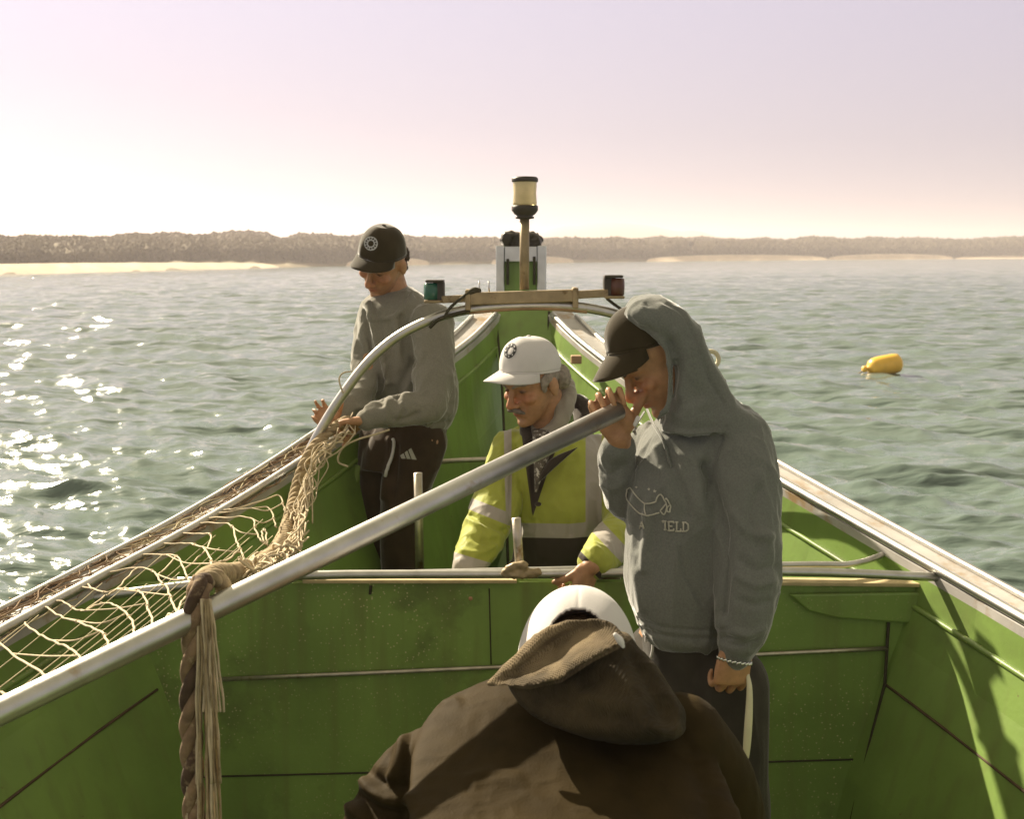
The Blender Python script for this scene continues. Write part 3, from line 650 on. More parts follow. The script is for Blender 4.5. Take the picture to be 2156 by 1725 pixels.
cords = [c6(q) for q in (
 [(700, 1060), (940, 1000), (1100, 995), (1270, 1000), (1340, 1035), (1375, 1110), (1380, 1150), (1410, 1200)],
 [(760, 1110), (860, 1080), (1000, 1065), (1150, 1075), (1200, 1165), (1240, 1270), (1260, 1310)],
 [(560, 1250), (680, 1190), (890, 1150), (990, 1170), (1020, 1200), (1060, 1260), (1085, 1270), (1110, 1350), (1140, 1410), (1150, 1450)],
 [(300, 1310), (480, 1275), (600, 1285), (680, 1310), (790, 1285), (890, 1300), (940, 1340), (960, 1400), (990, 1490), (990, 1560)],
 [(60, 1350), (180, 1355), (400, 1370), (470, 1410), (550, 1430), (660, 1385), (760, 1400), (840, 1470), (875, 1550), (860, 1610)],
 [(230, 1370), (310, 1410), (390, 1465), (500, 1500), (610, 1550), (680, 1590), (715, 1700)],
 [(840, 1000), (1080, 925), (1300, 930), (1370, 935), (1350, 1030)],
 [(1130, 880), (1230, 860), (1440, 860), (1510, 885), (1540, 980), (1565, 1030), (1600, 1120), (1600, 1160)],
 [(1250, 850), (1420, 820), (1630, 825), (1660, 880), (1680, 950), (1740, 1000)],
 [(1300, 815), (1450, 790), (1730, 755), (1780, 830), (1800, 890)],
 [(1450, 770), (1560, 760), (1800, 685), (1840, 730), (1860, 800)],
 [(1150, 1075), (1060, 1170), (1020, 1200)], [(890, 1150), (770, 1280), (680, 1340), (550, 1430)],
 [(1340, 1035), (1200, 1165)], [(1560, 1030), (1480, 1100), (1380, 1115)], [(1760, 1040), (1700, 1045), (1660, 1060), (1600, 1120)],
 [(1260, 1310), (1200, 1350), (1175, 1390), (1160, 1450), (1150, 1560)],
 [(1225, 1430), (1180, 1470), (1110, 1450), (1080, 1490), (1095, 1560), (1130, 1610)],
 [(1740, 1000), (1715, 960), (1705, 915), (1725, 905), (1735, 960), (1740, 1000)],
 [(1640, 1180), (1740, 1130), (1830, 1130), (1865, 1100), (1850, 1055), (1810, 1040), (1790, 1070)],
 [(600, 1285), (540, 1240), (480, 1275)])]
cords += [c8(q) for q in ([(160, 430), (220, 480), (330, 545), (460, 600), (520, 660), (555, 710)], [(-60, 540), (0, 570), (130, 670), (250, 740), (330, 810)], [(-40, 860), (0, 880), (60, 915), (70, 950)])]
NET = empty('fishing_net', P(300, 1400, 2.2)); tag(NET, 'pale open fishing net stretched from the left rail to the pole', 'fishing net')
rg = np.random.default_rng(4)
for q in cords:
    q = np.array(q); D = spline(q, 5); D = D+rg.normal(size=D.shape)*.9
    pts = [P(u, v, netY(u, v)) for u, v in D]; g = G()
    mk('cord', tube(pts, .0024, 6, 2), M_twine, NET)
def along(q, f):
    D = spline(np.array(q), 8); return D[int(f*(len(D)-1))]
for a_, b_ in ((0, 7), (1, 0), (2, 1), (3, 2), (4, 3), (5, 4), (21, 5), (22, 21), (7, 8), (8, 9), (9, 10)):
    for f0, f1 in ((.42, .75),):
        p0, p1 = along(cords[a_], f0), along(cords[b_], f1); mid = (p0+p1)/2+np.array((rg.normal()*4, 7+rg.normal()*3)); D = spline(np.array([p0, mid, p1]), 5)
        mk('cord', tube([P(u, v, netY(u, v)) for u, v in D], .0019, 6, 2), M_twine, NET)
for q in cords[:11]:
    for (u, v) in q[3:-1:2]:
        mk('knot', ellip(P(u, v, netY(u, v)), I3, (.0048, .0048, .0048), 8, 6), M_twine, NET)
for k in range(14):       # thin straight lines
    u0 = -150+k*52+rg.uniform(-8, 8); v0 = pole_uv(u0)-18; sl = -.80-.006*k; u1 = u0+rg.uniform(250, 420)
    pts = []
    for t in np.linspace(0, 1, 8):
        u = u0+(u1-u0)*t; v = v0+sl*(u-u0)+6*math.sin(t*3.1)
        vr = np.interp(u, [0, 600], [1338, 1000])
        if v < vr-6 or u > 575: break
        pts.append(P(u, v, netY(u, v)))
    if len(pts) > 2: mk('thin_line', tube(pts, .0010, 5, 3), M_thin, NET)
# brown mesh heaped between the rails
g = G(); rg = np.random.default_rng(9)
for k in range(120):
    Y = rg.uniform(2.2, 4.3); off = rg.uniform(.0, .135); L = rg.uniform(.15, .6); pts = []
    for t in np.linspace(0, 1, 6):
        pts.append(gun(-1, Y+L*t, np.clip(off+rg.normal()*.028, -.01, .15), .008+.010*rg.random()))
    g.add(tube(pts, rg.uniform(.0010, .0024), 5, 4), int(rg.random() < .3))
o = mkg('heaped_net', g, [M_brownrope, M_thin]); tag(o, 'brown net heaped along the top of the left gunwale', 'net', kind='stuff')
# frayed rope hanging from the pole
HP = Pm([(405, 1330, 1.865), (412, 1262, 1.868), (428, 1226, 1.90), (444, 1236, 1.955), (442, 1300, 1.965)])
HANG = Pm([(428, 1224, 1.89), (415, 1250, 1.862), (409, 1320, 1.86), (405, 1400, 1.862), (402, 1500, 1.865), (404, 1600, 1.87), (408, 1700, 1.872), (412, 1830, 1.875)])
D = spline(HANG, 26); T = np.gradient(D, axis=0); T /= np.linalg.norm(T, axis=1)[:, None]; L = np.concatenate([[0], np.cumsum(np.linalg.norm(np.diff(D, axis=0), axis=1))])
def strand_path(ph, off, pitch):
    out = []
    for p, t, l_ in zip(D, T, L):
        a = nrm(np.cross(t, (.2, 1, .1))); b = np.cross(t, a); q = ph+2*math.pi*l_/pitch; out.append(p+off*(math.cos(q)*a+math.sin(q)*b))
    return out
g = G()
for j in range(3): g.add(tube(strand_path(j*2.094, .0085, .15), .0112, 14, 1), 1 if j == 0 else 0)
HR = mkg('hanging_rope', g, [M_brownrope, M_darkrope])
tag(HR, 'frayed brown rope looped over the pole and hanging straight down', 'rope')
mk('rope_turn', laid_rope(Pm([(412, 1258, 1.87), (432, 1224, 1.90), (456, 1218, 1.93), (470, 1236, 1.955)]), [.015]*4, .07), M_rope, HR)
rg = np.random.default_rng(21)
for k in range(46):
    u0 = rg.uniform(412, 444); u1 = u0+rg.uniform(0, 1)**1.3*40-6; v1 = rg.choice([1500, 1650, 1760, 1830]); Yk = 1.85+rg.uniform(-.012, .03); n = 9; pts = []
    for t in np.linspace(0, 1, n): pts.append(P(u0+(u1-u0)*t**.8+rg.normal()*1.1*(t > 0), 1262+(v1-1262)*t, Yk+.004*rg.normal()))
    mk('strand', tube(pts, rg.uniform(.0012, .0026), 5, 4), M_twine if k % 3 else M_rope, HR)
for k in range(4):
    u0 = 393+rg.normal()*2; pts = [P(u0+rg.normal()*1.5, 1335+(1800-1335)*t, 1.862+.003*rg.normal()) for t in np.linspace(0, 1, 10)]
    mk('strand', tube(pts, .0013, 5, 4), M_twine, HR)
# dark threads wrapped round the pole
for u in (112, 240, 252, 322, 370, 384, 412+80):
    pass
def stray(name, px, rad, label, mat=M_twine):
    o = mk(name, tube(Pm(px), rad, 6, 6), mat); tag(o, label, 'twine'); return o
stray('loose_twine', [(820, 905, 3.9), (790, 915, 3.88), (755, 925, 3.86), (725, 940, 3.85), (713, 960, 3.85), (714, 975, 3.85), (733, 983, 3.85)], .0036, 'loose twine end curling below the hands at the rail')
stray('loose_twine', [(722, 828, 3.82), (714, 800, 3.82), (722, 786, 3.82), (740, 782, 3.83)], .003, 'thin twine loop standing out beside the bent arch pipe')
# ------------------------------------------------------------------ people: shared builders
class Head:
    def __init__(s, c, F, hint=(0, 0, 1), k=1.0): s.c = np.asarray(c, float); s.R, s.F, s.U = frame(F, hint); s.k = k; s.M = np.array((s.R, s.F, s.U))
    def w(s, a, f, u): return s.c+s.k*(a*s.R+f*s.F+u*s.U)
    def loc(s, V): return ((np.asarray(V)-s.c) @ s.M.T)/s.k
    def shapes(s, ear=1.0):
        k = s.k; L = []
        L.append(ellip(s.w(0, -.012, .035), s.M, (.076*k, .098*k, .084*k)))
        rows = [(.055, .064, .082, -.05), (.03, .067, .083, -.05), (0, .066, .076, -.05), (-.03, .064, .078, -.045), (-.06, .057, .078, -.035), (-.085, .045, .076, -.015), (-.105, .030, .073, .012), (-.118, .017, .066, .03)]
        L.append(loft([(s.w(0, (f+b)/2, u), s.R*hw*k, s.F*(f-b)/2*k) for u, hw, f, b in rows], 2.3, 28, 3))
        L.append(limb([s.w(0, .082, .012), s.w(0, .093, -.012), s.w(0, .106, -.036)], np.array([.009, .010, .0125])*k, 12, 3))
        for q in (-1, 1):
            L.append(ellip(s.w(q*.014, .090, -.040), s.M, (.009*k, .012*k, .009*k)))
            L.append(ellip(s.w(q*.039, .060, -.024), s.M, (.024*k, .020*k, .018*k)))
            L.append(ellip(s.w(q*.078, -.012, -.008), s.M, (.009*k*ear, .019*k*ear, .032*k*ear)))
            L.append(ellip(s.w(q*.032, .070, .002), s.M, (.013*k, .012*k, .011*k)))
        L.append(limb([s.w(-.046, .066, .018), s.w(-.02, .080, .021), s.w(.02, .080, .021), s.w(.046, .066, .018)], np.array([.010, .013, .013, .010])*k, 10, 3))
        L.append(ellip(s.w(0, .068, -.103), s.M, (.020*k, .014*k, .016*k)))
        L.append(limb([s.w(-.023, .074, -.064), s.w(-.008, .084, -.061), s.w(.008, .084, -.061), s.w(.023, .074, -.064)], .0065*k, 8, 3))
        L.append(limb([s.w(-.019, .074, -.074), s.w(0, .083, -.074), s.w(.019, .074, -.074)], .0072*k, 8, 3))
        return L
    def dent(s, me):
        V, N = getV(me); q = s.loc(V); d = np.zeros(len(V))
        def gs(c, sg): return np.exp(-(((q-np.array(c))/np.array(sg))**2).sum(1))
        for e in (-1, 1):
            d -= .006*gs((e*.032, .078, .010), (.018, .03, .007)); d -= .004*gs((e*.030, .078, -.012), (.018, .03, .006))
            d -= .004*gs((e*.030, .08, -.052), (.006, .03, .018))
        d -= .004*gs((0, .085, -.0675), (.024, .02, .0028)); d -= .003*gs((0, .08, -.088), (.02, .03, .006))
        setV(me, V+N*(d*s.k)[:, None])
    def skin(s, beard=.0, beardcol=(.55, .5, .48)):
        def fn(V):
            q = s.loc(V); c = np.ones((len(V), 3))
            def gs(cc, sg): return np.exp(-(((q-np.array(cc))/np.array(sg))**2).sum(1))[:, None]
            lips = np.clip(gs((0, .09, -.068), (.024, .02, .010))*1.3, 0, 1); c = c*(1-lips*(1-np.array((.85, .55, .55))))
            red = gs((0, .11, -.036), (.02, .02, .02))+gs((.04, .07, -.025), (.025, .03, .02))+gs((-.04, .07, -.025), (.025, .03, .02)); c = c*(1-np.clip(red, 0, 1)*(1-np.array((1.08, .84, .78))))
            if beard:
                b = np.clip((-.040-q[:, 2])/.02, 0, 1)*np.clip((q[:, 1]-(-.02))/.03, 0, 1)*np.clip((q[:, 2]+.15)/.02, 0, 1)
                b = b*(.65+.35*vnoise(V*260)); c = c*(1-beard*np.clip(b, 0, 1)[:, None]*(1-np.array(beardcol)))
            for e in (-1, 1):
                ey = np.clip(1.4*gs((e*.032, .083, .0015), (.014, .02, .0042)), 0, 1); c = c*(1-ey*(1-np.array((.16, .13, .12))))
            return c
        return fn
    def brows(s, parent, mat, r=.0048):
        for e in (-1, 1): mk('eyebrow', limb([s.w(e*.014, .093, .018), s.w(e*.032, .088, .026), s.w(e*.050, .070, .021)], np.array([.8, 1, .6])*r*s.k, 8, 4), mat, parent)
    def ears(s): pass

def hand(wr, D, N, curl=(25, 35, 25), thumb=(.55, .55, .35), k=1.0, spread=.09, Tsign=1, curls=None, thumbcurl=.4):
    """palm, four fingers of unequal length bent at three joints, and a thumb from the side of the palm"""
    D = nrm(D); N = np.asarray(N, float); N = nrm(N-N.dot(D)*D); T = np.cross(D, N)*Tsign; L = []
    wr = np.asarray(wr, float); kn = wr+D*.092*k
    rings = []
    for t, hw, th in ((-.15, .027, .020), (.0, .028, .019), (.25, .036, .018), (.6, .042, .016), (.92, .043, .013), (1.05, .040, .009)):
        rings.append((wr+D*.092*k*t, T*hw*k, N*th*k))
    L.append(loft(rings, 2.4, 20, 3))
    L.append(ellip(wr+D*.035*k+T*.028*k+N*.010*k, np.array((T, D, N)), (.019*k, .034*k, .016*k)))
    tips = []
    for i, (off, ln) in enumerate(((.0335, .074), (.0115, .083), (-.0115, .077), (-.0325, .060))):
        b = kn+T*off*k-D*(.004 if i in (1, 2) else .009)*k; d = nrm(D+T*off*spread/.03); cu = curls[i] if curls else curl
        pts = [b-d*.02*k, b]; ang = 0; q = b
        for ph, c in zip((.46, .30, .24), cu):
            ang += math.radians(c); dd = math.cos(ang)*d+math.sin(ang)*N; q = q+dd*ln*ph*k; pts.append(q)
        L.append(limb(pts, np.array([.0088, .0088, .0080, .0074, .0062])*k*(1 if i < 3 else .88), 12, 4)); tips.append(q)
    tb = wr+D*.022*k+T*.030*k+N*.006*k; td = nrm(T*thumb[0]+D*thumb[1]+N*thumb[2]); q1 = tb+td*.042*k
    td2 = nrm(td+N*thumbcurl-T*thumbcurl*.4); q2 = q1+td2*.032*k; q3 = q2+nrm(td2+N*.3)*.022*k
    L.append(limb([tb-td*.012*k, tb, q1, q2, q3], np.array([.012, .0135, .0115, .0108, .008])*k, 12, 4))
    return L

def cap(H, parent, mat, tilt=0, k=1.0, brimlen=.072, brimtilt=.30, hole=False, seed=0, brimmat=None, low=.028, button=True, up=.0, ch=.112):
    """six-panel cap with a curved brim, worn on head H"""
    F = H.F*math.cos(tilt)-H.U*math.sin(tilt); R, F, U = frame(F, H.U); K = k*H.k
    c0 = H.w(0, -.004, low+up)
    na, nt = (216, 66) if hole else (72, 22); V = []; Fc = []
    for i in range(nt):
        t = max(i/(nt-1), .004)
        for j in range(na):
            a = 2*math.pi*j/na; f = math.cos(a)
            rr = math.sin(t*math.pi/2)**.80; hh = math.cos(t*math.pi/2)**.92*ch
            da = abs(((a/(math.pi/3)) % 1)-.5); groove = 1-.012*math.exp(-((.5-da)/.035)**2)*(t > .06)
            front = max(f, 0)**2; hh *= 1+.06*front*(t > .1)
            drop = -.012*(1-f)/2*t+.004*front*t
            n = 1+.026*float(vnoise(np.array([[math.cos(a)*2.1+seed, math.sin(a)*2.1, t*2.5]]))[0])
            V.append(c0+K*groove*n*(.0815*rr*math.sin(a)*R+(.1005+.004*front)*rr*f*F)+K*(hh+drop)*U)
    for i in range(nt-1):
        for j in range(na):
            jm = (j+1) % na; a = 2*math.pi*(j+.5)/na; t = (i+.5)/(nt-1)
            if hole and t > .5 and ((a-math.pi)/.58)**2+((t-1.0)/.375)**2 < 1: continue
            Fc.append((i*na+j, i*na+jm, (i+1)*na+jm, (i+1)*na+j))
    C = mk('cap', (np.array(V), Fc), mat, parent, solid=.003)
    rim = np.array(V[(nt-1)*na:]).reshape(na, 3)
    mk('sweatband', tube(np.vstack([rim*.999+c0*.001, rim[:1]]) if not hole else np.vstack([rim, rim[:1]]), .0032, 6, 1), mat, C)
    if hole: pass
    B = []; nb, mt = 33, 9
    for i in range(nb):
        a = -1.18+2.36*i/(nb-1); s = math.sin(a)/math.sin(1.18)
        base = c0+K*(.083*math.sin(a)*R+.1035*math.cos(a)*F)+K*(.002)*U
        ln = brimlen*(max(0, 1-abs(s)**2.6))**.5
        for m in range(mt):
            t = m/(mt-1)
            q = base+K*ln*t*(F*math.cos(brimtilt)-U*math.sin(brimtilt))-K*U*(.026*s*s*(.25+.75*t)*1.0)-K*U*.006*t*t
            B.append(q)
    mk('brim', (np.array(B), grid_faces(nb, mt, False)), brimmat or mat, C, solid=.0035)
    if button: mk('button', ellip(c0+K*(ch+.0005)*U, np.array((R, F, U)), (.008*K, .008*K, .005*K), 14, 8), mat, C)
    return C
def badge(C, u, v, ru, rv, rin, mat, dotmat, ndots=10, slant=0):
    bv = bvh_of(C); n = 40; g = G(); th = np.arange(n)*2*math.pi/n
    def uv(r, t): 
        x, y = ru*r*np.cos(t), rv*r*np.sin(t); return np.stack([u+x+slant*y, v+y], 1)
    rows = [drape(bv, uv(q, th), .0028) for q in np.linspace(rin, 1, 4)]
    mk('badge', (np.vstack(rows), grid_faces(4, n)), mat, C, fixn=False)
    rm = (1+rin)/2
    for k in range(ndots):
        t0 = 2*math.pi*k/ndots; m = 8; tt = np.arange(m)*2*math.pi/m; rad = (1-rin)*.26
        cc = uv(rm, np.array([t0]))[0]; q = np.stack([cc[0]+ru*rad*np.cos(tt), cc[1]+rv*rad*np.sin(tt)], 1); g.add((drape(bv, q, .0042), [tuple(range(m))]))
    mk('badge_dots', g.vf(), dotmat, C, fixn=False)

def wmesh(name, me, mat, parent):
    for m in (mat if isinstance(mat, (list, tuple)) else [mat]): me.materials.append(m)
    return place(name, me, parent)
def legs(hipL, hipR, kneeL, kneeR, z=-1.72, r=(.092, .070, .052)):
    out = []
    for h, k in ((hipL, kneeL), (hipR, kneeR)):
        foot = np.array((k[0], k[1]+.02, CH+z)); out.append((h, k, foot))
    return out

def cloth(name, col, var=.12, rough=.9, bump=.5, bscale=260, sheen=.7, scale=18, **k): return pmat(name, col, rough, var, scale, bump, bscale, spec=.15, sheen=sheen, **k)
M_hood3 = cloth('grey_sweatshirt', (.150, .156, .142), .14, scale=260)
M_hood1 = cloth('grey_pullover', (.205, .195, .160), .14, scale=260)
M_trous3 = cloth('brown_trousers', (.042, .037, .030), .2, sheen=.2)
M_trous1 = cloth('dark_trousers', (.050, .032, .018), .2)
M_capdark = cloth('dark_cap', (.045, .034, .018), .15, bscale=400, bump=.3)
M_capwhite = cloth('white_cap', (.60, .58, .57), .04, .8, .25, 420, .1)
M_hiviz = cloth('hiviz', (.42, .47, .05), .10, .6, .3, 200, .1)
M_navy = cloth('navy_lining', (.045, .035, .028), .2, .8)
M_refl = cloth('reflective_tape', (.34, .31, .27), .10, .45, .2, 300, 0)
M_jack4 = cloth('brown_jacket', (.033, .0225, .0085), .16, .7, .35, 220, .02)
M_jack4.node_tree.nodes['Principled BSDF'].inputs['Specular IOR Level'].default_value = .05
M_mesh4 = cloth('mesh_lining', (.20, .155, .095), .16, .8, .3, 200)
M_hairdark = pmat('dark_hair', (.05, .032, .02), .6, .3, 90, .6, 400)
M_mous = pmat('moustache_hair', (.15, .12, .095), .65, .35, 120, .6, 400)
M_hairgrey = pmat('grey_hair', (.26, .22, .18), .65, .3, 90, .6, 400)
M_boot = pmat('rubber_boot', (.03, .032, .022), .4, .15, 20)
M_print = pmat('pale_print', (.44, .42, .35), .8, .15, 60)
M_blue = cloth('blue_grey_collar', (.16, .18, .17), .12)
M_chain = pmat('silver_chain', (.75, .76, .72), .25, .1, 60, metal=.9)

def body(shapes, head, voxel=.0045, label='', beard=0, beardcol=(.55, .5, .48), base=None):
    me = fuse(shapes, voxel, 2); head.dent(me); tint(me, head.skin(beard, beardcol)); me.materials.append(M_skin)
    o = place('person', me, None, base); tag(o, label, 'person'); return o
def arm(sh, el, wr, r=(.05, .043, .028)): return limb([sh, el, wr], list(r), 14, 5)
def boots(parent, feet, toe):
    for f in feet:
        f = np.asarray(f); t = nrm(toe)
        mk('boot', fuse_vf([limb([f+(0, 0, .26), f+(0, 0, .05)], [.055, .05], 14, 3), limb([f+(0, 0, .035)-t*.03, f+(0, 0, .04)+t*.08, f+(0, 0, .03)+t*.17], [.045, .046, .036], 14, 4)]), M_boot, parent)
def fuse_vf(sh, vx=.008):
    me = fuse(sh, vx, 2); V, _ = getV(me); F = [tuple(p.vertices) for p in me.polygons]; bpy.data.meshes.remove(me); return V, F
# ------------------------------------------------------------------ the hooded man holding the pole
def man_hood():
    Y = 2.60
    H = Head(P(1385, 757, 2.615), (-.80, -.25, -.55), (0, .06, 1), .97)
    nb = P(1450, 880, 2.66)
    shR, shL = P(1375, 950, 2.74), P(1560, 945, 2.54)
    elR, wrR = P(1330, 1048, 2.69), P(1303, 923, 2.562)
    elL, wrL = P(1578, 1165, 2.47), P(1551, 1356, 2.43)
    hipc = P(1450, 1360, 2.62)
    hL, hR = hipc+(.07, -.07, -.02), hipc+(-.04, .09, -.02); kL, kR = hL+(.02, -.02, -.42), hR+(-.02, .0, -.42); fz = CH-1.735
    fL, fR = np.array((kL[0], kL[1]+.05, fz)), np.array((kR[0], kR[1]+.05, fz))
    sh = H.shapes(.6)+[limb([H.w(0, -.03, -.03), H.w(0, -.035, -.10), nb+(0, 0, -.05)], [.055, .054, .062], 16, 4)]
    sh += [limb([nb+(0, 0, -.06), P(1460, 1020, 2.65), P(1450, 1180, 2.62), hipc], [.085, .11, .10, .085], 20, 4)]
    sh += [limb([nb+(0, 0, -.07), shR], [.06, .05], 14, 3), limb([nb+(0, 0, -.07), shL], [.06, .055], 14, 3)]
    sh += [arm(shR, elR, wrR, (.040, .026, .026)), arm(shL, elL, wrL)]
    sh += [limb([hL, kL, fL+(0, 0, .08)], [.07, .055, .042], 14, 4), limb([hR, kR, fR+(0, 0, .08)], [.07, .055, .042], 14, 4)]
    # right hand: palm to the stern, fingers closed over the pole
    g0 = P(1283, 866, 2.60)
    sh += hand(wrR+(0, 0, .004), (-.36, -.05, .93), (.05, -1, .02), curls=((48, 84, 50), (48, 84, 52), (48, 84, 52), (50, 82, 50)), thumb=(.75, .45, -.5), k=.98, Tsign=1, thumbcurl=.5)
    # left hand: loose fist beside the thigh
    sh += hand(wrL+(0, 0, .005), (-.12, -.02, -.99), (-.30, .95, 0), curls=((34, 84, 50), (36, 86, 50), (38, 86, 50), (42, 86, 50)), thumb=(.4, .8, .45), k=1.0, Tsign=1, thumbcurl=.6)
    p = body(sh, H, .0042, 'man in a hooded grey sweatshirt and dark cap gripping the metal pole', .55, (.62, .56, .52), hipc*np.array((1, 1, 0))+np.array((0, 0, fz)))
    H.brows(p, M_hairdark)
    cap(H, p, M_capdark, tilt=-.25, k=.95, brimlen=.072, brimtilt=.62, seed=3, low=.050, ch=.092)
    # sweatshirt with the hood up
    S_ = []
    rings = [(862, 1392, 1560, 2.66, .10), (890, 1378, 1582, 2.65, .12), (925, 1356, 1598, 2.64, .135), (980, 1335, 1604, 2.63, .145), (1030, 1320, 1602, 2.62, .15), (1096, 1322, 1596, 2.62, .15), (1190, 1314, 1580, 2.62, .15), (1228, 1316, 1568, 2.62, .15), (1258, 1323, 1560, 2.62, .148), (1290, 1336, 1552, 2.62, .145), (1322, 1346, 1546, 2.62, .14), (1340, 1362, 1540, 2.62, .125)]
    S_.append(loft([ring_px(v, a, b, y, d) for v, a, b, y, d in rings], 2.35, 40, 4))
    hd = [(623, 1358, 1386, .035), (632, 1334, 1406, .062), (645, 1321, 1430, .080), (660, 1314, 1445, .090), (675, 1330, 1457, .094), (692, 1362, 1467, .096), (715, 1391, 1478, .097), (740, 1402, 1491, .097), (776, 1407, 1508, .097), (815, 1408, 1527, .098), (845, 1404, 1552, .102), (870, 1394, 1582, .11), (900, 1385, 1590, .115)]
    S_.append(loft([ring_px(v, a, b, 2.612, d+.010) for v, a, b, d in hd], 4.5, 36, 3))
    edge = [(1386, 882, 2.52), (1402, 862, 2.512), (1411, 835, 2.51), (1412, 800, 2.51), (1411, 765, 2.51), (1404, 735, 2.512), (1390, 712, 2.52), (1362, 688, 2.535), (1340, 676, 2.55), (1322, 668, 2.58), (1310, 672, 2.61), (1306, 682, 2.65), (1315, 700, 2.69)]
    S_.append(limb(Pm(edge), .0095, 10, 5))
    S_.append(limb([P(1548, 925, 2.57), P(1562, 985, 2.53), P(1570, 1060, 2.50), P(1573, 1160, 2.475), P(1572, 1250, 2.45), P(1562, 1330, 2.435), P(1556, 1352, 2.43)], [.080, .079, .076, .074, .069, .058, .048], 22, 5))
    S_.append(limb([P(1553, 1352, 2.43), P(1549, 1380, 2.43)], [.043, .038], 16, 3))
    S_.append(limb([P(1380, 955, 2.73), P(1345, 1010, 2.70), P(1322, 1056, 2.665), P(1304, 1010, 2.625), P(1299, 960, 2.605), P(1301, 943, 2.58)], [.075, .062, .050, .046, .043, .037], 18, 5))
    me = fuse(S_, .0050, 4)
    rumple(me, .005, 11, (1, 1, .5), 3); rumple(me, .0026, 30, (1, 1, .4), 8)
    strokes(me, [([(1516, 1350), (1555, 1360), (1592, 1348)], .0032, -.0045), ([(1530, 900), (1508, 955), (1494, 1010), (1490, 1060)], .0034, -.0045), ([(1395, 634), (1440, 664), (1470, 735), (1494, 800), (1524, 850)], .0034, -.0045), ([(1343, 1304), (1400, 1322), (1470, 1328), (1540, 1326)], .0032, -.004), ([(1600, 1030), (1580, 1090), (1592, 1150)], .010, -.006), ([(1545, 1080), (1575, 1120), (1620, 1130)], .010, .007), ([(1340, 1040), (1330, 1070), (1326, 1100)], .008, .006), ([(1440, 930), (1470, 1000), (1480, 1080)], .014, .006), ([(1425, 700), (1442, 740), (1446, 780), (1434, 830)], .012, .008), ([(1412, 720), (1420, 780), (1416, 830)], .009, -.006),
        ([(1458, 730), (1464, 790), (1442, 855)], .012, .006), ([(1400, 880), (1440, 905), (1500, 900)], .012, -.006), ([(1395, 870), (1430, 872), (1480, 850)], .012, .006),
        ([(1400, 950), (1418, 992), (1440, 1052), (1444, 1085)], .012, -.008), ([(1382, 945), (1396, 992), (1414, 1050)], .010, .006), ([(1365, 890), (1350, 960), (1345, 1020)], .008, .006),
        ([(1361, 1085), (1363, 1125), (1358, 1160), (1356, 1200)], .008, .009), ([(1344, 1095), (1340, 1150), (1338, 1190)], .008, -.006), ([(1335, 1170), (1342, 1230), (1352, 1285)], .010, .007),
        ([(1430, 1154), (1440, 1201), (1463, 1248), (1480, 1275)], .005, -.005), ([(1422, 1150), (1433, 1203), (1455, 1252), (1472, 1280)], .006, .004),
        ([(1485, 980), (1505, 1050), (1524, 1120), (1527, 1210), (1520, 1290)], .012, -.014), ([(1484, 985), (1492, 1010), (1490, 1050)], .008, -.008),
        ([(1600, 1000), (1612, 1080), (1618, 1160)], .012, .006), ([(1560, 1180), (1590, 1200), (1630, 1195)], .009, -.006), ([(1555, 1215), (1590, 1232), (1628, 1225)], .009, .006), ([(1560, 1265), (1590, 1275), (1620, 1268)], .008, -.005), ([(1540, 1330), (1575, 1338), (1605, 1325)], .008, .007),
        ([(1340, 1322), (1400, 1340), (1470, 1346), (1540, 1344)], .005, -.005), ([(1262, 990), (1285, 1000), (1310, 985)], .007, -.005), ([(1268, 1020), (1292, 1030), (1318, 1012)], .007, .005)])
    hoodie = wmesh('sweatshirt', me, M_hood3, p)
    bv = bvh_of(hoodie)
    # drawstrings and hem cord
    for nm, q in (('drawstring', [(1362, 862), (1372, 886), (1384, 905), (1402, 940), (1412, 985)]), ('drawstring', [(1356, 868), (1344, 890), (1336, 912)])):
        mk(nm, tube(drape(bv, spline(q, 4), .004), .0030, 6, 2), M_hood3, hoodie)
    mk('aglet', limb([P(1343, 880, 2.50), P(1337, 894, 2.50)], .0045, 8, 2), M_capwhite, hoodie)
    # chest print: banner, stars and worn letters
    s4 = 400/2156/1.57746; c4 = lambda L: np.array([(2000/1.57746+x*s4, 1560/1.57746+y*s4) for x, y in L])
    for q in ([(440, 350), (510, 330), (560, 400), (620, 480), (700, 555), (770, 612)], [(770, 612), (860, 605), (960, 580)], [(960, 580), (985, 500), (1040, 448), (1085, 480), (1120, 545), (1155, 600), (1100, 670), (1040, 735)], [(500, 600), (560, 670), (630, 745), (700, 795), (790, 825), (890, 810), (1025, 770)], [(770, 612), (768, 720), (775, 820)], [(1040, 735), (1085, 790), (1120, 800), (1150, 740), (1165, 660), (1155, 600)], [(1125, 550), (1160, 520), (1200, 590), (1225, 650), (1220, 720), (1215, 760), (1170, 740), (1180, 670), (1205, 640)], [(1040, 735), (1080, 700), (1130, 640), (1150, 610)], [(440, 350), (430, 480), (470, 560), (500, 600)]):
        mk('banner_line', tube(drape(bv, spline(c4(q), 6), .0018), .0016, 6, 1), M_print, hoodie)
    for (x, y) in ((630, 320), (850, 360), (950, 390)):
        th = np.arange(10)*math.pi/5; r = np.where(np.arange(10) % 2, 13, 32); q = c4([(x+rr*math.sin(t), y-rr*math.cos(t)) for rr, t in zip(r, th)])
        mk('star', (drape(bv, q, .003), [tuple(range(10))]), M_print, hoodie, fixn=False)
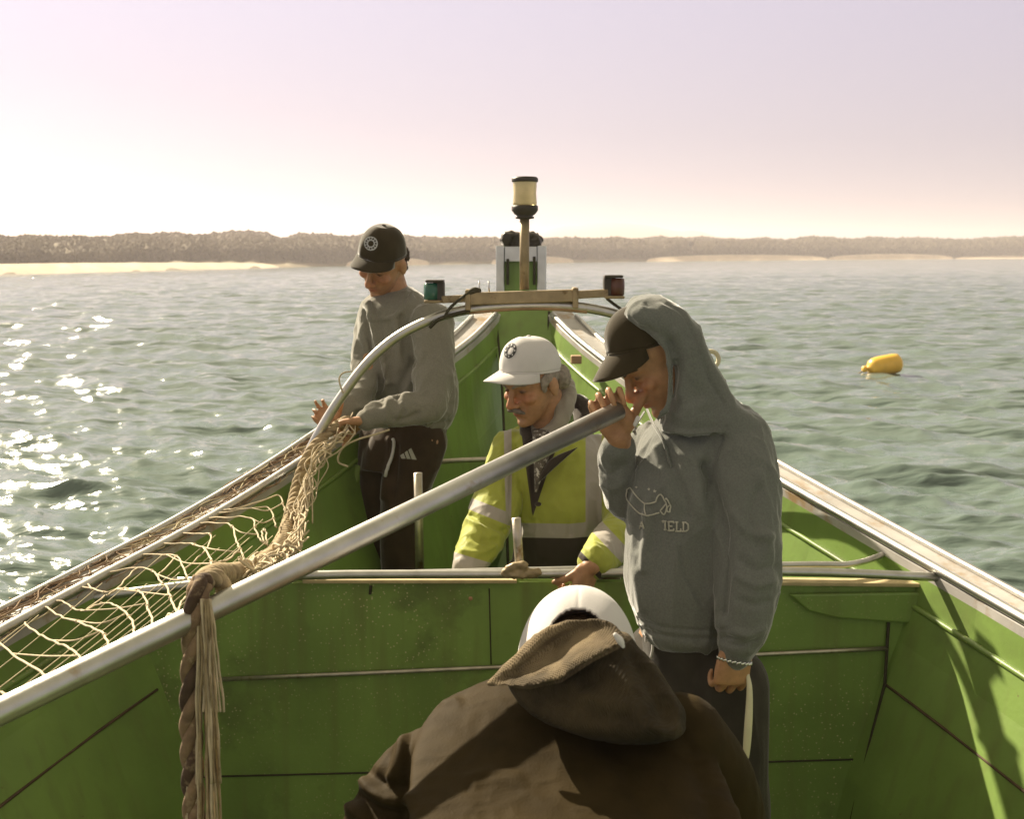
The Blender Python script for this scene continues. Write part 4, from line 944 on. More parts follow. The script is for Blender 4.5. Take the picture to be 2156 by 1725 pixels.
    def stroke_letter(name, paths, x0, y0, wd, ht, rad=.0019):
        g = G()
        for pth in paths:
            q = c4([(x0+a*wd, y0+b*ht) for a, b in pth]); D = np.vstack([q[i]*(1-t)+q[i+1]*t for i in range(len(q)-1) for t in np.linspace(0, 1, 4)])
            g.add(tube(drape(bv, D, .0022), rad, 5, 1))
        mk(name, g.vf(), M_print, hoodie)
    I_ = [[(.5, 0), (.5, 1)], [(.15, 0), (.85, 0)], [(.15, 1), (.85, 1)]]
    E_ = [[(1, .2), (1, 0), (.0, 0)], [(.22, 0), (.22, 1)], [(.22, .5), (.75, .5)], [(.0, 1), (1, 1), (1, .78)]]
    L_ = [[(0, 0), (.55, 0)], [(.25, 0), (.25, 1)], [(0, 1), (1, 1), (1, .7)]]
    D_ = [[(0, 0), (.6, 0), (.95, .2), (1, .5), (.95, .8), (.6, 1), (0, 1)], [(.25, 0), (.25, 1)]]
    A_ = [[(.5, 0), (1, 1)], [(.5, 0), (0, 1)], [(.2, .65), (.8, .65)]]
    F_ = [[(.5, .1), (1, 0), (.9, .3)]]
    for nm, pth, x0, y0, wd, ht in (('letter', F_, 1045, 915, 60, 130), ('letter', I_, 1105, 925, 65, 150), ('letter', E_, 1185, 935, 95, 155), ('letter', L_, 1305, 940, 105, 165), ('letter', D_, 1430, 950, 120, 155), ('letter', A_, 690, 940, 70, 120)):
        stroke_letter(nm, pth, x0, y0, wd, ht)
    # trousers
    T_ = [loft([ring_px(v, a, b, 2.62, d) for v, a, b, d in ((1285, 1356, 1545, .125), (1325, 1358, 1555, .125), (1370, 1358, 1592, .13), (1420, 1366, 1600, .14), (1470, 1376, 1600, .14), (1540, 1384, 1596, .14))], 2.3, 32, 3)]
    for h, k, f in ((hL, kL, fL), (hR, kR, fR)): T_.append(limb([h+(0, 0, -.05), (h+k)/2, k, f+(0, 0, .12)], [.105, .098, .085, .07], 20, 5))
    me = fuse(T_, .007, 3); rumple(me, .006, 10, (1, 1, .4), 5)
    tr = wmesh('trousers', me, M_trous3, p)
    for q in ([(1378, 1338), (1380, 1362), (1376, 1384)], [(1366, 1336), (1367, 1352)]):
        mk('drawcord', tube(drape(bvh_of(tr), spline(q, 4), .008), .0030, 6, 1), M_capwhite, tr)
    boots(p, [fL, fR], (-.8, -.4, 0))
    # bracelet: links round the left wrist
    ax = nrm(wrL-elL); a, b, c = frame(ax); ctr = wrL+ax*.036
    for i in range(22):
        t = 2*math.pi*i/22; q = ctr+.036*(math.cos(t)*a+math.sin(t)*c); tg = -math.sin(t)*a+math.cos(t)*c
        mk('bracelet_link', tube([q-tg*.0045+ax*.0025, q+tg*.0045-ax*.0025], .0024, 6, 1, smoothpath=False), M_chain, p)
    return p
MAN3 = man_hood()
tl = Pm([(1574, 1420, 2.43), (1578, 1450, 2.42), (1577, 1500, 2.415), (1574, 1550, 2.41), (1571, 1592, 2.41), (1570, 1606, 2.41)])
o = mk('fid', loft([(q, np.array((r, 0, 0)), np.array((0, r*.55, 0))) for q, r in zip(tl, (.004, .0062, .0082, .0088, .0070, .003))], 2.2, 16, 4), pmat('cream_plastic', (.62, .58, .40), .45, .08, 20))
tag(o, 'slim cream coloured tool hanging from the fist of the hooded man', 'tool')
# ------------------------------------------------------------------ the man at the left rail, in a dark cap
def man_rail():
    H = Head(P(806, 551, 4.22), (-.45, -.73, -.51), (.28, 0, 1), 1.0)
    nb = P(838, 635, 4.27)
    shR, shL = P(785, 672, 4.33), P(915, 690, 4.15)
    elR, wrR = P(768, 800, 4.15), P(706, 902, 3.97)
    elL, wrL = P(893, 862, 3.98), P(766, 886, 3.93)
    hipc = P(868, 905, 4.26); fz = CH-1.69
    hL, hR = hipc+(.05, -.08, -.03), hipc+(-.10, .07, -.03); kL, kR = P(846, 1085, 4.16), P(800, 1085, 4.27)
    fL, fR = np.array((kL[0], kL[1]+.1, fz)), np.array((kR[0], kR[1]+.1, fz))
    sh = H.shapes()+[limb([H.w(0, -.03, -.03), H.w(0, -.035, -.10), nb+(0, 0, -.03)], [.054, .054, .06], 16, 4)]
    sh += [limb([nb+(0, 0, -.04), P(858, 740, 4.26), P(876, 840, 4.27), hipc], [.08, .11, .10, .085], 20, 4)]
    sh += [limb([nb+(0, 0, -.05), shR], [.06, .05], 14, 3), limb([nb+(0, 0, -.05), shL], [.06, .055], 14, 3), arm(shR, elR, wrR), arm(shL, elL+np.array((0, 0, .012)), wrL, (.042, .032, .026))]
    sh += [limb([hL, kL, fL+(0, 0, .08)], [.07, .055, .042], 14, 4), limb([hR, kR, fR+(0, 0, .08)], [.07, .055, .042], 14, 4)]
    sh += hand(wrL+(.01, 0, 0), (-.97, -.12, -.10), (.0, -.25, -.95), curls=((48, 72, 40), (50, 74, 42), (52, 76, 42), (54, 76, 44)), thumb=(.3, .75, .5), Tsign=-1, k=1.0)
    sh += hand(wrR, (-.55, -.15, .62), (.55, -.75, -.2), curls=((26, 38, 24), (22, 30, 20), (34, 50, 30), (44, 60, 30)), thumb=(.7, .5, .4), k=.84, Tsign=1, spread=.12)
    p = body(sh, H, .0045, 'man in a grey pullover and dark cap hauling net at the left rail', .35, (.62, .56, .52), hipc*np.array((1, 1, 0))+np.array((0, 0, fz)))
    H.brows(p, M_hairdark)
    C = cap(H, p, M_capdark, tilt=-.24, k=.97, brimlen=.066, brimtilt=.16, seed=1, low=.040, ch=.102)
    badge(C, 781.5, 513, 14, 14.5, .42, pmat('badge_grey', (.46, .46, .46), .8, .1, 40), M_black, 12)
    # curls at the nape
    rg = np.random.default_rng(2); hs_ = []
    for k in range(40):
        a = rg.uniform(-.9, .9); c = H.w(.078*math.sin(a)+rg.normal()*.008+.014, -.096*math.cos(a*.8)+rg.normal()*.010, rg.uniform(-.055, .03)); hs_.append(ellip(c, H.M, (.014, .016, .015), 8, 6))
    for k in range(12):
        c = H.w(.074+rg.normal()*.003, rg.uniform(-.06, -.01), rg.uniform(-.02, .035)); hs_.append(ellip(c, H.M, (.009, .013, .013), 8, 6))
    me = fuse(hs_, .004, 1); rumple(me, .003, 160); wmesh('hair', me, M_hairdark, p)
    mk('shirt_collar', fuse_vf([limb([H.w(-.05, -.03, -.105), H.w(0, -.085, -.10), H.w(.058, -.04, -.10), H.w(.060, .0, -.125)], [.014, .018, .018, .012], 10, 5)], .005), M_blue, p)
    S_ = [loft([ring_px(v, a, b, y, d) for v, a, b, y, d in ((606, 812, 870, 4.30, .05), (618, 786, 893, 4.29, .08), (636, 764, 910, 4.28, .110), (655, 757, 928, 4.27, .13), (695, 754, 940, 4.26, .14), (740, 757, 948, 4.26, .145), (800, 776, 962, 4.26, .145), (850, 792, 963, 4.26, .145), (880, 800, 957, 4.26, .14), (900, 806, 946, 4.26, .135), (911, 812, 936, 4.26, .12))], 2.3, 36, 4)]
    S_.append(limb([P(905, 682, 4.16), P(912, 760, 4.08), P(903, 852, 3.99), P(862, 862, 3.96), P(800, 872, 3.94), P(772, 882, 3.93)], [.085, .076, .066, .058, .048, .040], 20, 5))
    S_.append(limb([P(788, 668, 4.30), P(772, 740, 4.24), P(770, 800, 4.15), P(745, 840, 4.07), P(715, 876, 4.0)], [.062, .055, .054, .047, .038], 18, 5))
    S_.append(limb([P(771, 640, 4.19), P(789, 667, 4.15), P(818, 671, 4.13), P(850, 652, 4.15), P(868, 614, 4.21)], .010, 10, 5))
    me = fuse(S_, .0055, 3)
    rumple(me, .007, 9, (1, 1, .6), 13); rumple(me, .0025, 30, (1, 1, .6), 18)
    strokes(me, [([(775, 640), (788, 690), (800, 740), (812, 790)], .011, .018), ([(768, 660), (775, 720), (778, 770)], .010, -.016), ([(845, 668), (862, 720), (868, 770)], .010, -.009), ([(830, 680), (840, 730), (838, 780)], .011, .009), ([(795, 665), (806, 720), (812, 760)], .009, -.010), ([(808, 740), (814, 770), (818, 805)], .010, .012), ([(800, 750), (804, 800), (802, 850)], .012, -.012),
        ([(818, 806), (808, 826), (790, 838), (774, 850), (756, 858)], .009, .016), ([(880, 870), (860, 880), (830, 885)], .009, -.008), ([(845, 850), (838, 875), (828, 895)], .008, .008), ([(830, 815), (838, 845), (850, 870)], .010, -.008), ([(870, 760), (850, 800), (835, 830)], .014, -.010), ([(890, 740), (868, 790), (852, 830)], .012, .006),
        ([(806, 897), (850, 904), (900, 896), (944, 888)], .006, -.008), ([(920, 700), (945, 780), (950, 850)], .014, -.005)])
    wmesh('pullover', me, M_hood1, p)
    T_ = [loft([ring_px(v, a, b, 4.26, d) for v, a, b, d in ((870, 808, 944, .12), (905, 786, 940, .125), (945, 764, 926, .13), (985, 760, 912, .13))], 2.3, 32, 3)]
    T_.append(limb([P(880, 930, 4.20), P(866, 1000, 4.18), P(846, 1085, 4.16), (kL+fL)/2, fL+(0, 0, .1)], [.105, .090, .078, .070, .06], 20, 5))
    T_.append(limb([P(808, 930, 4.29), P(800, 1010, 4.28), P(806, 1085, 4.27), (kR+fR)/2, fR+(0, 0, .1)], [.095, .082, .074, .066, .06], 20, 5))
    me = fuse(T_, .007, 3); rumple(me, .007, 10, (1, 1, .4), 15)
    strokes(me, [([(820, 925), (822, 960), (812, 1000), (808, 1050)], .010, .012), ([(835, 940), (832, 1000), (826, 1060)], .012, -.010)])
    tr = wmesh('trousers', me, M_trous1, p); bv = bvh_of(tr)
    # woven mark: a small triangle of slanting bars
    s2 = 650/2156/1.57746; c2 = lambda L: [(950/1.57746+x*s2, 1150/1.57746+y*s2) for x, y in L]
    g = G()
    for q in ([(1265, 1205), (1300, 1180), (1325, 1240), (1280, 1240)], [(1312, 1172), (1340, 1150), (1378, 1244), (1336, 1242)], [(1352, 1142), (1382, 1122), (1436, 1250), (1390, 1246)]):
        g.add((drape(bv, c2(q), .004), [(0, 1, 2, 3)]))
    mk('woven_mark', g.vf(), M_print, tr, fixn=False)
    g = G(); q = c2([(1175, 1020), (1190, 1060), (1165, 1200), (1120, 1330), (1095, 1430)])
    mk('side_stripe', tube(drape(bv, spline(q, 5), .002), .006, 8, 2), M_capwhite, tr)
    boots(p, [fL, fR], (-.6, -.6, 0))
    return p
MAN1 = man_rail()
# ------------------------------------------------------------------ the moustached man in the high visibility jacket
def jacket_mat():
    m = cloth('hiviz_jacket', (.32, .345, .06), .10, .6, .3, 200, .3); n, l = m.node_tree.nodes, m.node_tree.links; b = n['Principled BSDF']
    out = b.inputs['Base Color'].links[0].from_socket
    for nm, c in (('tape', (.34, .31, .27)), ('navy', (.045, .035, .028))):
        at = n.new('ShaderNodeAttribute'); at.attribute_name = nm; r = n.new('ShaderNodeMapRange'); r.inputs[1].default_value = -.4; r.inputs[2].default_value = .4
        x = n.new('ShaderNodeMix'); x.data_type = 'RGBA'; x.inputs[7].default_value = (*c, 1)
        l.new(at.outputs['Fac'], r.inputs[0]); l.new(r.outputs[0], x.inputs[0]); l.new(out, x.inputs[6]); out = x.outputs[2]
    l.new(out, b.inputs['Base Color']); return m
def man_hiviz():
    Y = 3.52
    H = Head(P(1121, 806, 3.50), (-.70, -.66, -.27), (.02, 0, 1), 1.0)
    nb = P(1148, 905, 3.56)
    shL_, shR_ = P(1088, 958, 3.55), P(1262, 975, 3.58)
    elA, wrA = P(1032, 1085, 3.42), P(985, 1200, 3.24)
    elB, wrB = P(1312, 1098, 3.40), P(1246, 1192, 3.075)
    hipc = P(1185, 1200, 3.60); fz = CH-1.70
    sh = H.shapes()+[limb([H.w(0, -.03, -.03), H.w(0, -.038, -.10), nb+(0, 0, -.04)], [.056, .056, .062], 16, 4)]
    sh += [limb([nb+(0, 0, -.06), P(1180, 1020, 3.57), P(1190, 1120, 3.58), hipc], [.085, .12, .11, .09], 20, 4)]
    sh += [limb([nb+(0, 0, -.05), shL_], [.06, .05], 14, 3), limb([nb+(0, 0, -.05), shR_], [.06, .05], 14, 3), arm(shL_, elA, wrA), arm(shR_, elB, wrB)]
    hL, hR = hipc+(.09, 0, -.03), hipc+(-.09, 0, -.03); fL, fR = np.array((hL[0], hL[1]+.08, fz)), np.array((hR[0], hR[1]+.08, fz))
    kL, kR = hL+(0, -.05, -.38), hR+(0, -.05, -.38)
    sh += [limb([hL, kL, fL+(0, 0, .08)], [.07, .055, .042], 14, 4), limb([hR, kR, fR+(0, 0, .08)], [.07, .055, .042], 14, 4)]
    sh += hand(wrB, (-.40, -.10, -.91), (-.45, .55, .1) , curls=((44, 62, 36), (46, 64, 38), (48, 66, 38), (50, 66, 40)), thumb=(.3, .8, .45), Tsign=-1, k=.92)
    sh += hand(wrA, (-.25, -.30, -.92), (.8, -.4, -.2), curls=((30, 40, 25),)*4, Tsign=1)
    p = body(sh, H, .0042, 'moustached man in a yellow high visibility jacket and white cap behind the bulkhead', .45, (.66, .62, .60), hipc*np.array((1, 1, 0))+np.array((0, 0, fz)))
    H.brows(p, M_hairgrey, .0050)
    C = cap(H, p, M_capwhite, tilt=-.17, k=1.0, brimlen=.072, brimtilt=.10, seed=7, low=.046, ch=.094)
    badge(C, 1075.5, 739.5, 12, 15.5, .52, pmat('badge_dark', (.05, .05, .05), .8, .1, 40), M_capwhite, 8, slant=-.25)
    mk('moustache', fuse_vf([limb([H.w(-.031, .084, -.064), H.w(-.014, .097, -.053), H.w(0, .101, -.050), H.w(.014, .097, -.053), H.w(.031, .084, -.064)], [.005, .0085, .008, .0085, .005], 10, 5)], .0028), M_mous, p)
    hs_ = []
    for e in (-1, 1):
        hs_ += [ellip(H.w(e*.072, -.012, .022), H.M, (.011, .034, .028)), ellip(H.w(e*.071, .022, .008), H.M, (.008, .012, .026)), ellip(H.w(e*.055, -.07, .0), H.M, (.03, .03, .04))]
    hs_.append(ellip(H.w(0, -.085, -.005), H.M, (.058, .028, .045))); me = fuse(hs_, .004, 1); rumple(me, .002, 120); wmesh('hair', me, M_hairgrey, p)
    # jacket
    J = [loft([ring_px(v, a, b, y, d) for v, a, b, y, d in ((902, 1088, 1205, 3.57, .09), (920, 1062, 1250, 3.57, .115), (950, 1050, 1284, 3.57, .135), (1000, 1056, 1294, 3.57, .15), (1050, 1072, 1296, 3.57, .155), (1100, 1080, 1294, 3.57, .155), (1136, 1084, 1288, 3.57, .155), (1180, 1082, 1276, 3.58, .15), (1240, 1086, 1270, 3.6, .15), (1300, 1090, 1270, 3.6, .14))], 2.35, 36, 4)]
    J.append(limb([P(1082, 950, 3.55), P(1056, 1020, 3.49), P(1036, 1085, 3.42), P(1012, 1140, 3.33), P(990, 1188, 3.26), P(984, 1200, 3.24)], [.072, .073, .072, .064, .052, .046], 20, 5))
    J.append(limb([P(1262, 965, 3.58), P(1295, 1030, 3.50), P(1314, 1095, 3.40), P(1288, 1142, 3.24), P(1254, 1182, 3.10)], [.075, .070, .066, .060, .050], 20, 5))
    me = fuse(J, .0045, 3)
    rumple(me, .0045, 12, (1, 1, .7), 31); rumple(me, .0022, 34, (1, 1, .6), 38)
    strokes(me, [([(1082, 940), (1078, 1020), (1076, 1110)], .008, -.012), ([(1092, 1040), (1100, 1090), (1112, 1100)], .010, .006), ([(990, 1085), (1020, 1100), (1060, 1118)], .009, -.009), ([(988, 1094), (1010, 1108)], .008, .009), ([(985, 1130), (1015, 1140), (1045, 1138)], .009, -.007), ([(975, 1160), (1010, 1166), (1040, 1150)], .008, .007),
        ([(1110, 960), (1118, 1030), (1124, 1088)], .006, .007), ([(1200, 960), (1170, 1020), (1130, 1075)], .010, .004), ([(1160, 1100), (1165, 1120)], .006, -.004), ([(1195, 1105), (1200, 1125)], .006, -.004), ([(1225, 1155), (1278, 1222)], .006, -.003)])
    V, _ = getV(me); u, v, d = proj(V); mn = lambda *k: np.minimum.reduce(k); mxm = lambda *k: np.maximum.reduce(k)
    armA = mn(np.interp(v, [905, 940, 1050, 1110, 1200], [1000, 1050, 1068, 1074, 1062])-u, v-925)
    armB = mn((np.interp(v, [1080, 1130, 1200], [3.34, 3.34, 3.26])-V[:, 1])*700, u-1205, v-1085)
    tor = -mxm(armA, armB)
    a0 = (v-1055)-(u-1009)*.40; b0 = (u-1212)*.727-(v-1150)*.687
    refl = mxm(mn(tor, 15.5-np.abs(v-np.interp(u, [1085, 1200, 1290], [1117, 1119, 1110]))), mn(tor, 1104-v, u-1233, 1267-u),
        mn(1104-v, u-np.interp(v, [910, 990, 1104], [1061, 1062, 1066]), np.interp(v, [910, 990, 1104], [1077, 1078, 1076])-u), mn(armA, a0, 27-a0), mn(armA, v-1164-(u-960)*.30), mn(armB, b0-46, 76-b0))
    navy = mxm(mn(tor, v-np.interp(u, [1085, 1200, 1290], [1132, 1134, 1126])), mn((3.62-V[:, 1])*700, tor, 1088-v, u-np.interp(v, [900, 975, 1088], [1096, 1106, 1121]), np.interp(v, [900, 975, 1088], [1190, 1160, 1122])-u), mn(armB, b0+12, -b0))
    for nm, f in (('tape', refl), ('navy', navy)):
        at = me.attributes.new(nm, 'FLOAT', 'POINT'); at.data.foreach_set('value', np.clip(f, -50, 50).astype(np.float32))
    wmesh('jacket', me, jacket_mat(), p)
    # collar, shirt, grey hood behind the neck
    mk('jacket_collar', fuse_vf([limb([P(1118, 930, 3.47), P(1108, 905, 3.52), P(1128, 880, 3.60), P(1180, 862, 3.66), P(1218, 852, 3.62), P(1228, 880, 3.56), P(1215, 915, 3.50)], [.018, .022, .026, .030, .034, .030, .02], 12, 5)], .005), M_navy, p)
    mk('lapel', loft([(P(1196, 950, 3.40), np.array((.030, 0, .012)), np.array((.004, .010, 0))), (P(1180, 962, 3.395), np.array((.036, 0, .014)), np.array((.004, .012, 0))), (P(1155, 990, 3.39), np.array((.020, 0, .008)), np.array((.003, .010, 0))), (P(1138, 1012, 3.395), np.array((.005, 0, .002)), np.array((.001, .006, 0)))], 2.4, 16, 4), M_navy, p)
    me = fuse([limb([P(1128, 915, 3.50), P(1165, 905, 3.48), P(1188, 868, 3.50), P(1196, 830, 3.56), P(1190, 806, 3.62), P(1160, 800, 3.70)], [.014, .022, .026, .026, .024, .02], 14, 5), limb([P(1172, 905, 3.47), P(1178, 870, 3.49), P(1184, 830, 3.55)], [.014, .018, .014], 10, 4), limb([P(1126, 915, 3.50), P(1112, 895, 3.54)], [.016, .02], 10, 3)], .0045, 2)
    rumple(me, .003, 40, (1, 1, .4), 3); wmesh('sweatshirt_hood', me, cloth('pale_grey_hood', (.30, .27, .22), .15), p)
    sm = pmat('patterned_shirt', (.09, .075, .06), .9, .4, 70, col2=(.55, .52, .46), c2at=.54, c2w=.05, c2scale=75)
    mk('shirt', loft([(P(1140, 905, 3.475), np.array((.030, 0, 0)), np.array((0, .02, 0))), (P(1141, 950, 3.415), np.array((.026, 0, 0)), np.array((0, .02, 0))), (P(1134, 1000, 3.408), np.array((.013, 0, 0)), np.array((0, .02, 0))), (P(1128, 1035, 3.41), np.array((.004, 0, 0)), np.array((0, .015, 0)))], 2.2, 16, 4), sm, p)
    mk('press_stud', ellip(P(1133, 1062, 3.402), I3, (.010, .004, .007), 10, 6), M_navy, p)
    T_ = [loft([ring_px(v, a, b, 3.6, d) for v, a, b, d in ((1250, 1095, 1268, .125), (1320, 1085, 1280, .13))], 2.3, 28, 3)]
    for h, k, f in ((hL, kL, fL), (hR, kR, fR)): T_.append(limb([h, k, f+(0, 0, .1)], [.095, .08, .065], 18, 5))
    me = fuse(T_, .008, 3); rumple(me, .005, 11, (1, 1, .4), 25); wmesh('trousers', me, M_trous1, p)
    boots(p, [fL, fR], (-.1, -1, 0))
    return p
MAN2 = man_hiviz()
# ------------------------------------------------------------------ the man bending in the foreground, seen from behind
def man_back():
    H = Head(P(1217, 1446, 1.96), (.06, .80, -.58), (0, 0, 1), 1.02)
    nb = P(1220, 1500, 1.99)
    shL, shR = P(985, 1600, 1.96), P(1420, 1600, 1.93)
    elL, wrL = P(820, 1800, 1.95), P(960, 1900, 2.2); elR, wrR = P(1540, 1800, 2.0), P(1400, 1900, 2.22)
    hipc = P(1230, 2150, 1.52); fz = CH-1.735
    sh = H.shapes()+[limb([H.w(0, -.01, -.03), H.w(0, .01, -.06), nb+(0, .03, -.03)], [.050, .046, .046], 16, 4)]
    sh += [limb([nb+(0, .02, -.05), P(1220, 1660, 1.85), P(1225, 1900, 1.66), hipc], [.07, .085, .085, .085], 20, 4)]
    sh += [limb([nb+(0, .02, -.05), shL], [.045, .04], 14, 3), limb([nb+(0, .02, -.05), shR], [.045, .04], 14, 3), arm(shL, elL, wrL, (.04, .036, .026)), arm(shR, elR, wrR, (.04, .036, .026))]
    sh += hand(wrL, (.3, .8, -.5), (0, -.5, -.85), curls=((30, 40, 25),)*4, Tsign=1)+hand(wrR, (-.3, .8, -.5), (0, -.5, -.85), curls=((30, 40, 25),)*4, Tsign=-1)
    hL, hR = hipc+(-.10, 0, -.02), hipc+(.10, 0, -.02); kL, kR = hL+(-.03, .22, -.34), hR+(.03, .22, -.34)
    fL, fR = np.array((kL[0], kL[1]-.16, fz)), np.array((kR[0], kR[1]-.16, fz))
    sh += [limb([hL, kL, fL+(0, 0, .08)], [.08, .058, .042], 14, 4), limb([hR, kR, fR+(0, 0, .08)], [.08, .058, .042], 14, 4)]
    p = body(sh, H, .0055, 'man in a brown hooded jacket and white cap bending over, seen from behind', 0, base=hipc*np.array((1, 1, 0))+np.array((0, 0, fz)))
    C = cap(H, p, M_capwhite, tilt=.02, k=1.28, brimlen=.07, brimtilt=.25, seed=5, low=.012, hole=True, up=.008, ch=.118)
    hm = fuse([ellip(H.w(0, -.012, .034), H.M, (.082, .104, .0865)), ellip(H.w(0, -.075, -.01), H.M, (.06, .04, .05))], .004, 2); rumple(hm, .002, 90); wmesh('hair', hm, pmat('brown_hair', (.13, .08, .042), .6, .3, 90, .6, 400), p)
    rg = np.random.default_rng(8)
    # jacket: back, shoulders, sleeves
    J = [loft([ring_px(v, a, b, y, d, 0) for v, a, b, y, d in ((1418, 1110, 1310, 1.97, .06), (1440, 1034, 1370, 1.96, .085), (1470, 968, 1420, 1.94, .11), (1510, 905, 1452, 1.905, .13), (1570, 872, 1490, 1.84, .145), (1640, 862, 1526, 1.755, .155), (1725, 858, 1560, 1.655, .16), (1830, 880, 1585, 1.57, .16), (1960, 910, 1580, 1.51, .16), (2120, 930, 1560, 1.53, .16), (2300, 960, 1540, 1.5, .15))], 2.25, 44, 4)]
    J.append(limb([P(980, 1600, 1.90), P(892, 1640, 1.885), P(830, 1725, 1.89), P(795, 1815, 1.94), P(880, 1860, 2.05), P(955, 1900, 2.18)], [.070, .078, .078, .074, .062, .045], 22, 5))
    J.append(limb([P(1430, 1560, 1.86), P(1500, 1660, 1.90), P(1530, 1790, 1.98), P(1480, 1860, 2.1), P(1410, 1900, 2.2)], [.08, .078, .072, .062, .045], 22, 5))
    me = fuse(J, .0055, 4)
    rumple(me, .0022, 7, (1, 1, .8), 41, False); rumple(me, .0010, 34, (1, 1, .6), 48)
    strokes(me, [([(762, 1640), (785, 1668), (820, 1686), (856, 1684)], .011, .013), ([(768, 1618), (800, 1650), (845, 1662)], .009, -.010), ([(726, 1692), (760, 1716), (800, 1742), (845, 1752)], .012, .014), ([(745, 1672), (790, 1706), (845, 1722)], .010, -.012), ([(884, 1500), (862, 1560), (855, 1640), (846, 1740)], .0045, -.006), ([(876, 1500), (853, 1560), (846, 1640)], .006, .004), ([(832, 1540), (846, 1552), (840, 1600), (822, 1640)], .010, .010), ([(820, 1560), (812, 1610), (800, 1640)], .010, -.008), ([(930, 1474), (942, 1482), (960, 1478)], .009, .010), 
        ([(985, 1640), (1040, 1626), (1090, 1636)], .008, .004), ([(1000, 1655), (1050, 1645), (1100, 1650)], .007, .003), ([(1290, 1560), (1330, 1640), (1380, 1725)], .02, -.008), ([(1420, 1520), (1470, 1620), (1500, 1725)], .016, -.008)])
    jk = wmesh('jacket', me, M_jack4, p)
    # hood folded down over the shoulders
    Hd = [loft([ring_px(v, a, b, y, d) for v, a, b, y, d in ((1336, 1130, 1322, 1.86, .03), (1360, 1104, 1342, 1.86, .06), (1390, 1082, 1368, 1.855, .09), (1420, 1064, 1390, 1.845, .105), (1450, 1076, 1410, 1.83, .11), (1480, 1106, 1428, 1.815, .11), (1505, 1150, 1442, 1.80, .095), (1530, 1220, 1444, 1.785, .07), (1545, 1290, 1430, 1.78, .04))], 2.3, 40, 4)]
    upc = spline(Pm([(1024, 1440, 1.80), (1052, 1408, 1.815), (1088, 1374, 1.82), (1138, 1330, 1.825), (1170, 1314, 1.83), (1206, 1306, 1.83), (1250, 1304, 1.828), (1290, 1314, 1.82), (1318, 1342, 1.80)]), 8)
    dnc = spline(Pm([(1024, 1444, 1.80), (1068, 1446, 1.78), (1116, 1447, 1.758), (1152, 1440, 1.748), (1182, 1430, 1.742), (1215, 1408, 1.742), (1248, 1388, 1.747), (1285, 1368, 1.757), (1320, 1348, 1.782)]), 8)
    ns = len(upc); mt = 14; Vf = []
    for i in range(ns):
        s_ = i/(ns-1); bell = math.sin(math.pi*s_)
        for k in range(mt):
            t = k/(mt-1)
            Vf.append(upc[i]*(1-t)+dnc[i]*t+bell*math.sin(math.pi*t)*np.array((0, .020-.022*math.sin(7.5*t+5*s_-1.2), -.004)))
    Vf = np.array(Vf); n0 = len(Vf); Vb = Vf+np.array((0, .012, -.004)); F1 = grid_faces(ns, mt, False)
    per = [i*mt for i in range(ns)]+[(ns-1)*mt+k for k in range(1, mt)]+[i*mt+mt-1 for i in range(ns-2, -1, -1)]+[k for k in range(mt-2, 0, -1)]
    Fs = F1+[tuple(q+n0 for q in f[::-1]) for f in F1]+[(per[k], per[(k+1) % len(per)], per[(k+1) % len(per)]+n0, per[k]+n0) for k in range(len(per))]
    Hd.append((np.vstack([Vf, Vb]), Fs));
    me = fuse(Hd, .004, 9); rumple(me, .003, 15, (1, 1, 1), 51); rumple(me, .0012, 40, (1, 1, 1), 5)
    strokes(me, [([(1350, 1380), (1390, 1440), (1430, 1500)], .010, .008), ([(1335, 1382), (1372, 1446), (1400, 1505)], .012, -.008), ([(1200, 1450), (1250, 1480), (1330, 1490)], .014, .006), ([(1180, 1470), (1240, 1500), (1310, 1512)], .012, -.006), ([(1120, 1470), (1180, 1466), (1260, 1430)], .012, -.006)])
    V_, _ = getV(me); u, v, d = proj(V_); lowv = np.interp(u, [1020, 1030, 1116, 1182, 1248, 1312, 1330], [1440, 1444, 1452, 1438, 1395, 1362, 1345])
    at = me.attributes.new('lining', 'FLOAT', 'POINT'); at.data.foreach_set('value', np.clip(lowv-v, -50, 50).astype(np.float32))
    hd = wmesh('hood', me, hood_mat(), p)
    mk('zip_end', limb(Pm([(1296, 1338, 1.755), (1306, 1350, 1.752), (1312, 1362, 1.75)]), [.004, .006, .003], 8, 3), M_capwhite, p)
    T_ = [limb([hL+(0, 0, .02), kL, fL+(0, 0, .1)], [.12, .09, .07], 18, 5), limb([hR+(0, 0, .02), kR, fR+(0, 0, .1)], [.12, .09, .07], 18, 5), ellip(hipc, I3, (.19, .13, .12))]
    me = fuse(T_, .009, 3); wmesh('trousers', me, M_trous1, p); boots(p, [fL, fR], (0, 1, 0))
    return p
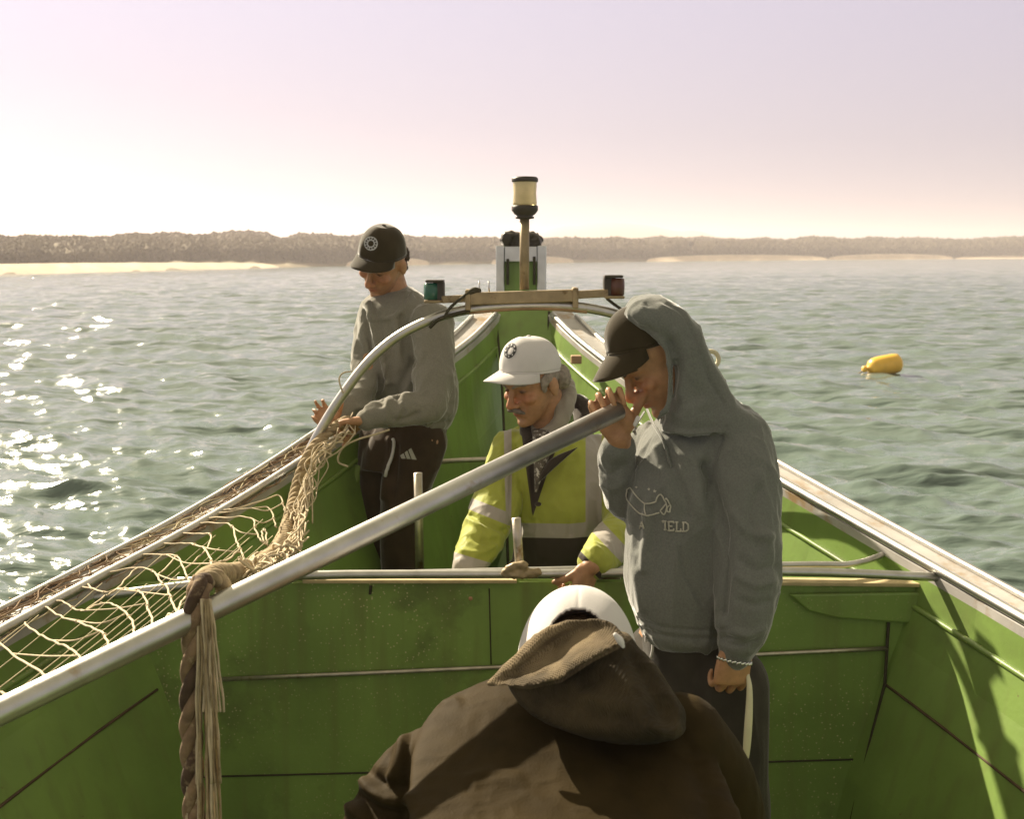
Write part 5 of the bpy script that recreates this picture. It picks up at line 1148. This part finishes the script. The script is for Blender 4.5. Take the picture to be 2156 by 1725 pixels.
def hood_mat():
    m = cloth('mesh_hood', (.042, .031, .016), .55, .8, sheen=.03, scale=14); n, l = m.node_tree.nodes, m.node_tree.links; b = n['Principled BSDF']
    out = b.inputs['Base Color'].links[0].from_socket; tc = n.new('ShaderNodeTexCoord'); mp = n.new('ShaderNodeMapping'); mp.inputs['Rotation'].default_value = (.5, .3, .9); l.new(tc.outputs['Object'], mp.inputs[0])
    w1 = n.new('ShaderNodeTexWave'); w1.inputs['Scale'].default_value = 95; w1.inputs['Distortion'].default_value = .5; l.new(mp.outputs[0], w1.inputs['Vector'])
    w2 = n.new('ShaderNodeTexWave'); w2.bands_direction = 'Y'; w2.inputs['Scale'].default_value = 120; w2.inputs['Distortion'].default_value = .5; l.new(mp.outputs[0], w2.inputs['Vector'])
    ml = n.new('ShaderNodeMath'); ml.operation = 'MULTIPLY'; l.new(w1.outputs['Fac'], ml.inputs[0]); l.new(w2.outputs['Fac'], ml.inputs[1])
    lc = n.new('ShaderNodeMix'); lc.data_type = 'RGBA'; lc.inputs[6].default_value = (.19, .145, .085, 1); lc.inputs[7].default_value = (.10, .07, .038, 1); l.new(ml.outputs[0], lc.inputs[0])
    nz = n.new('ShaderNodeTexNoise'); nz.inputs['Scale'].default_value = 16; nz.inputs['Detail'].default_value = 3; l.new(mp.outputs[0], nz.inputs['Vector']); r0 = n.new('ShaderNodeMapRange'); r0.inputs[1].default_value = .38; r0.inputs[2].default_value = .62; r0.inputs[3].default_value = .45; r0.inputs[4].default_value = 1.25; l.new(nz.outputs[0], r0.inputs[0]); vs = n.new('ShaderNodeVectorMath'); vs.operation = 'SCALE'; l.new(lc.outputs[2], vs.inputs[0]); l.new(r0.outputs[0], vs.inputs['Scale'])
    at = n.new('ShaderNodeAttribute'); at.attribute_name = 'lining'; r = n.new('ShaderNodeMapRange'); r.inputs[1].default_value = -1; r.inputs[2].default_value = 1
    x = n.new('ShaderNodeMix'); x.data_type = 'RGBA'; l.new(at.outputs['Fac'], r.inputs[0]); l.new(r.outputs[0], x.inputs[0]); l.new(out, x.inputs[6]); l.new(vs.outputs[0], x.inputs[7])
    l.new(x.outputs[2], b.inputs['Base Color'])
    bp = n.new('ShaderNodeBump'); bp.inputs['Strength'].default_value = .7; bp.inputs['Distance'].default_value = .002; bp.invert = True; l.new(ml.outputs[0], bp.inputs['Height']); l.new(bp.outputs[0], b.inputs['Normal'])
    return m
MAN4 = man_back()
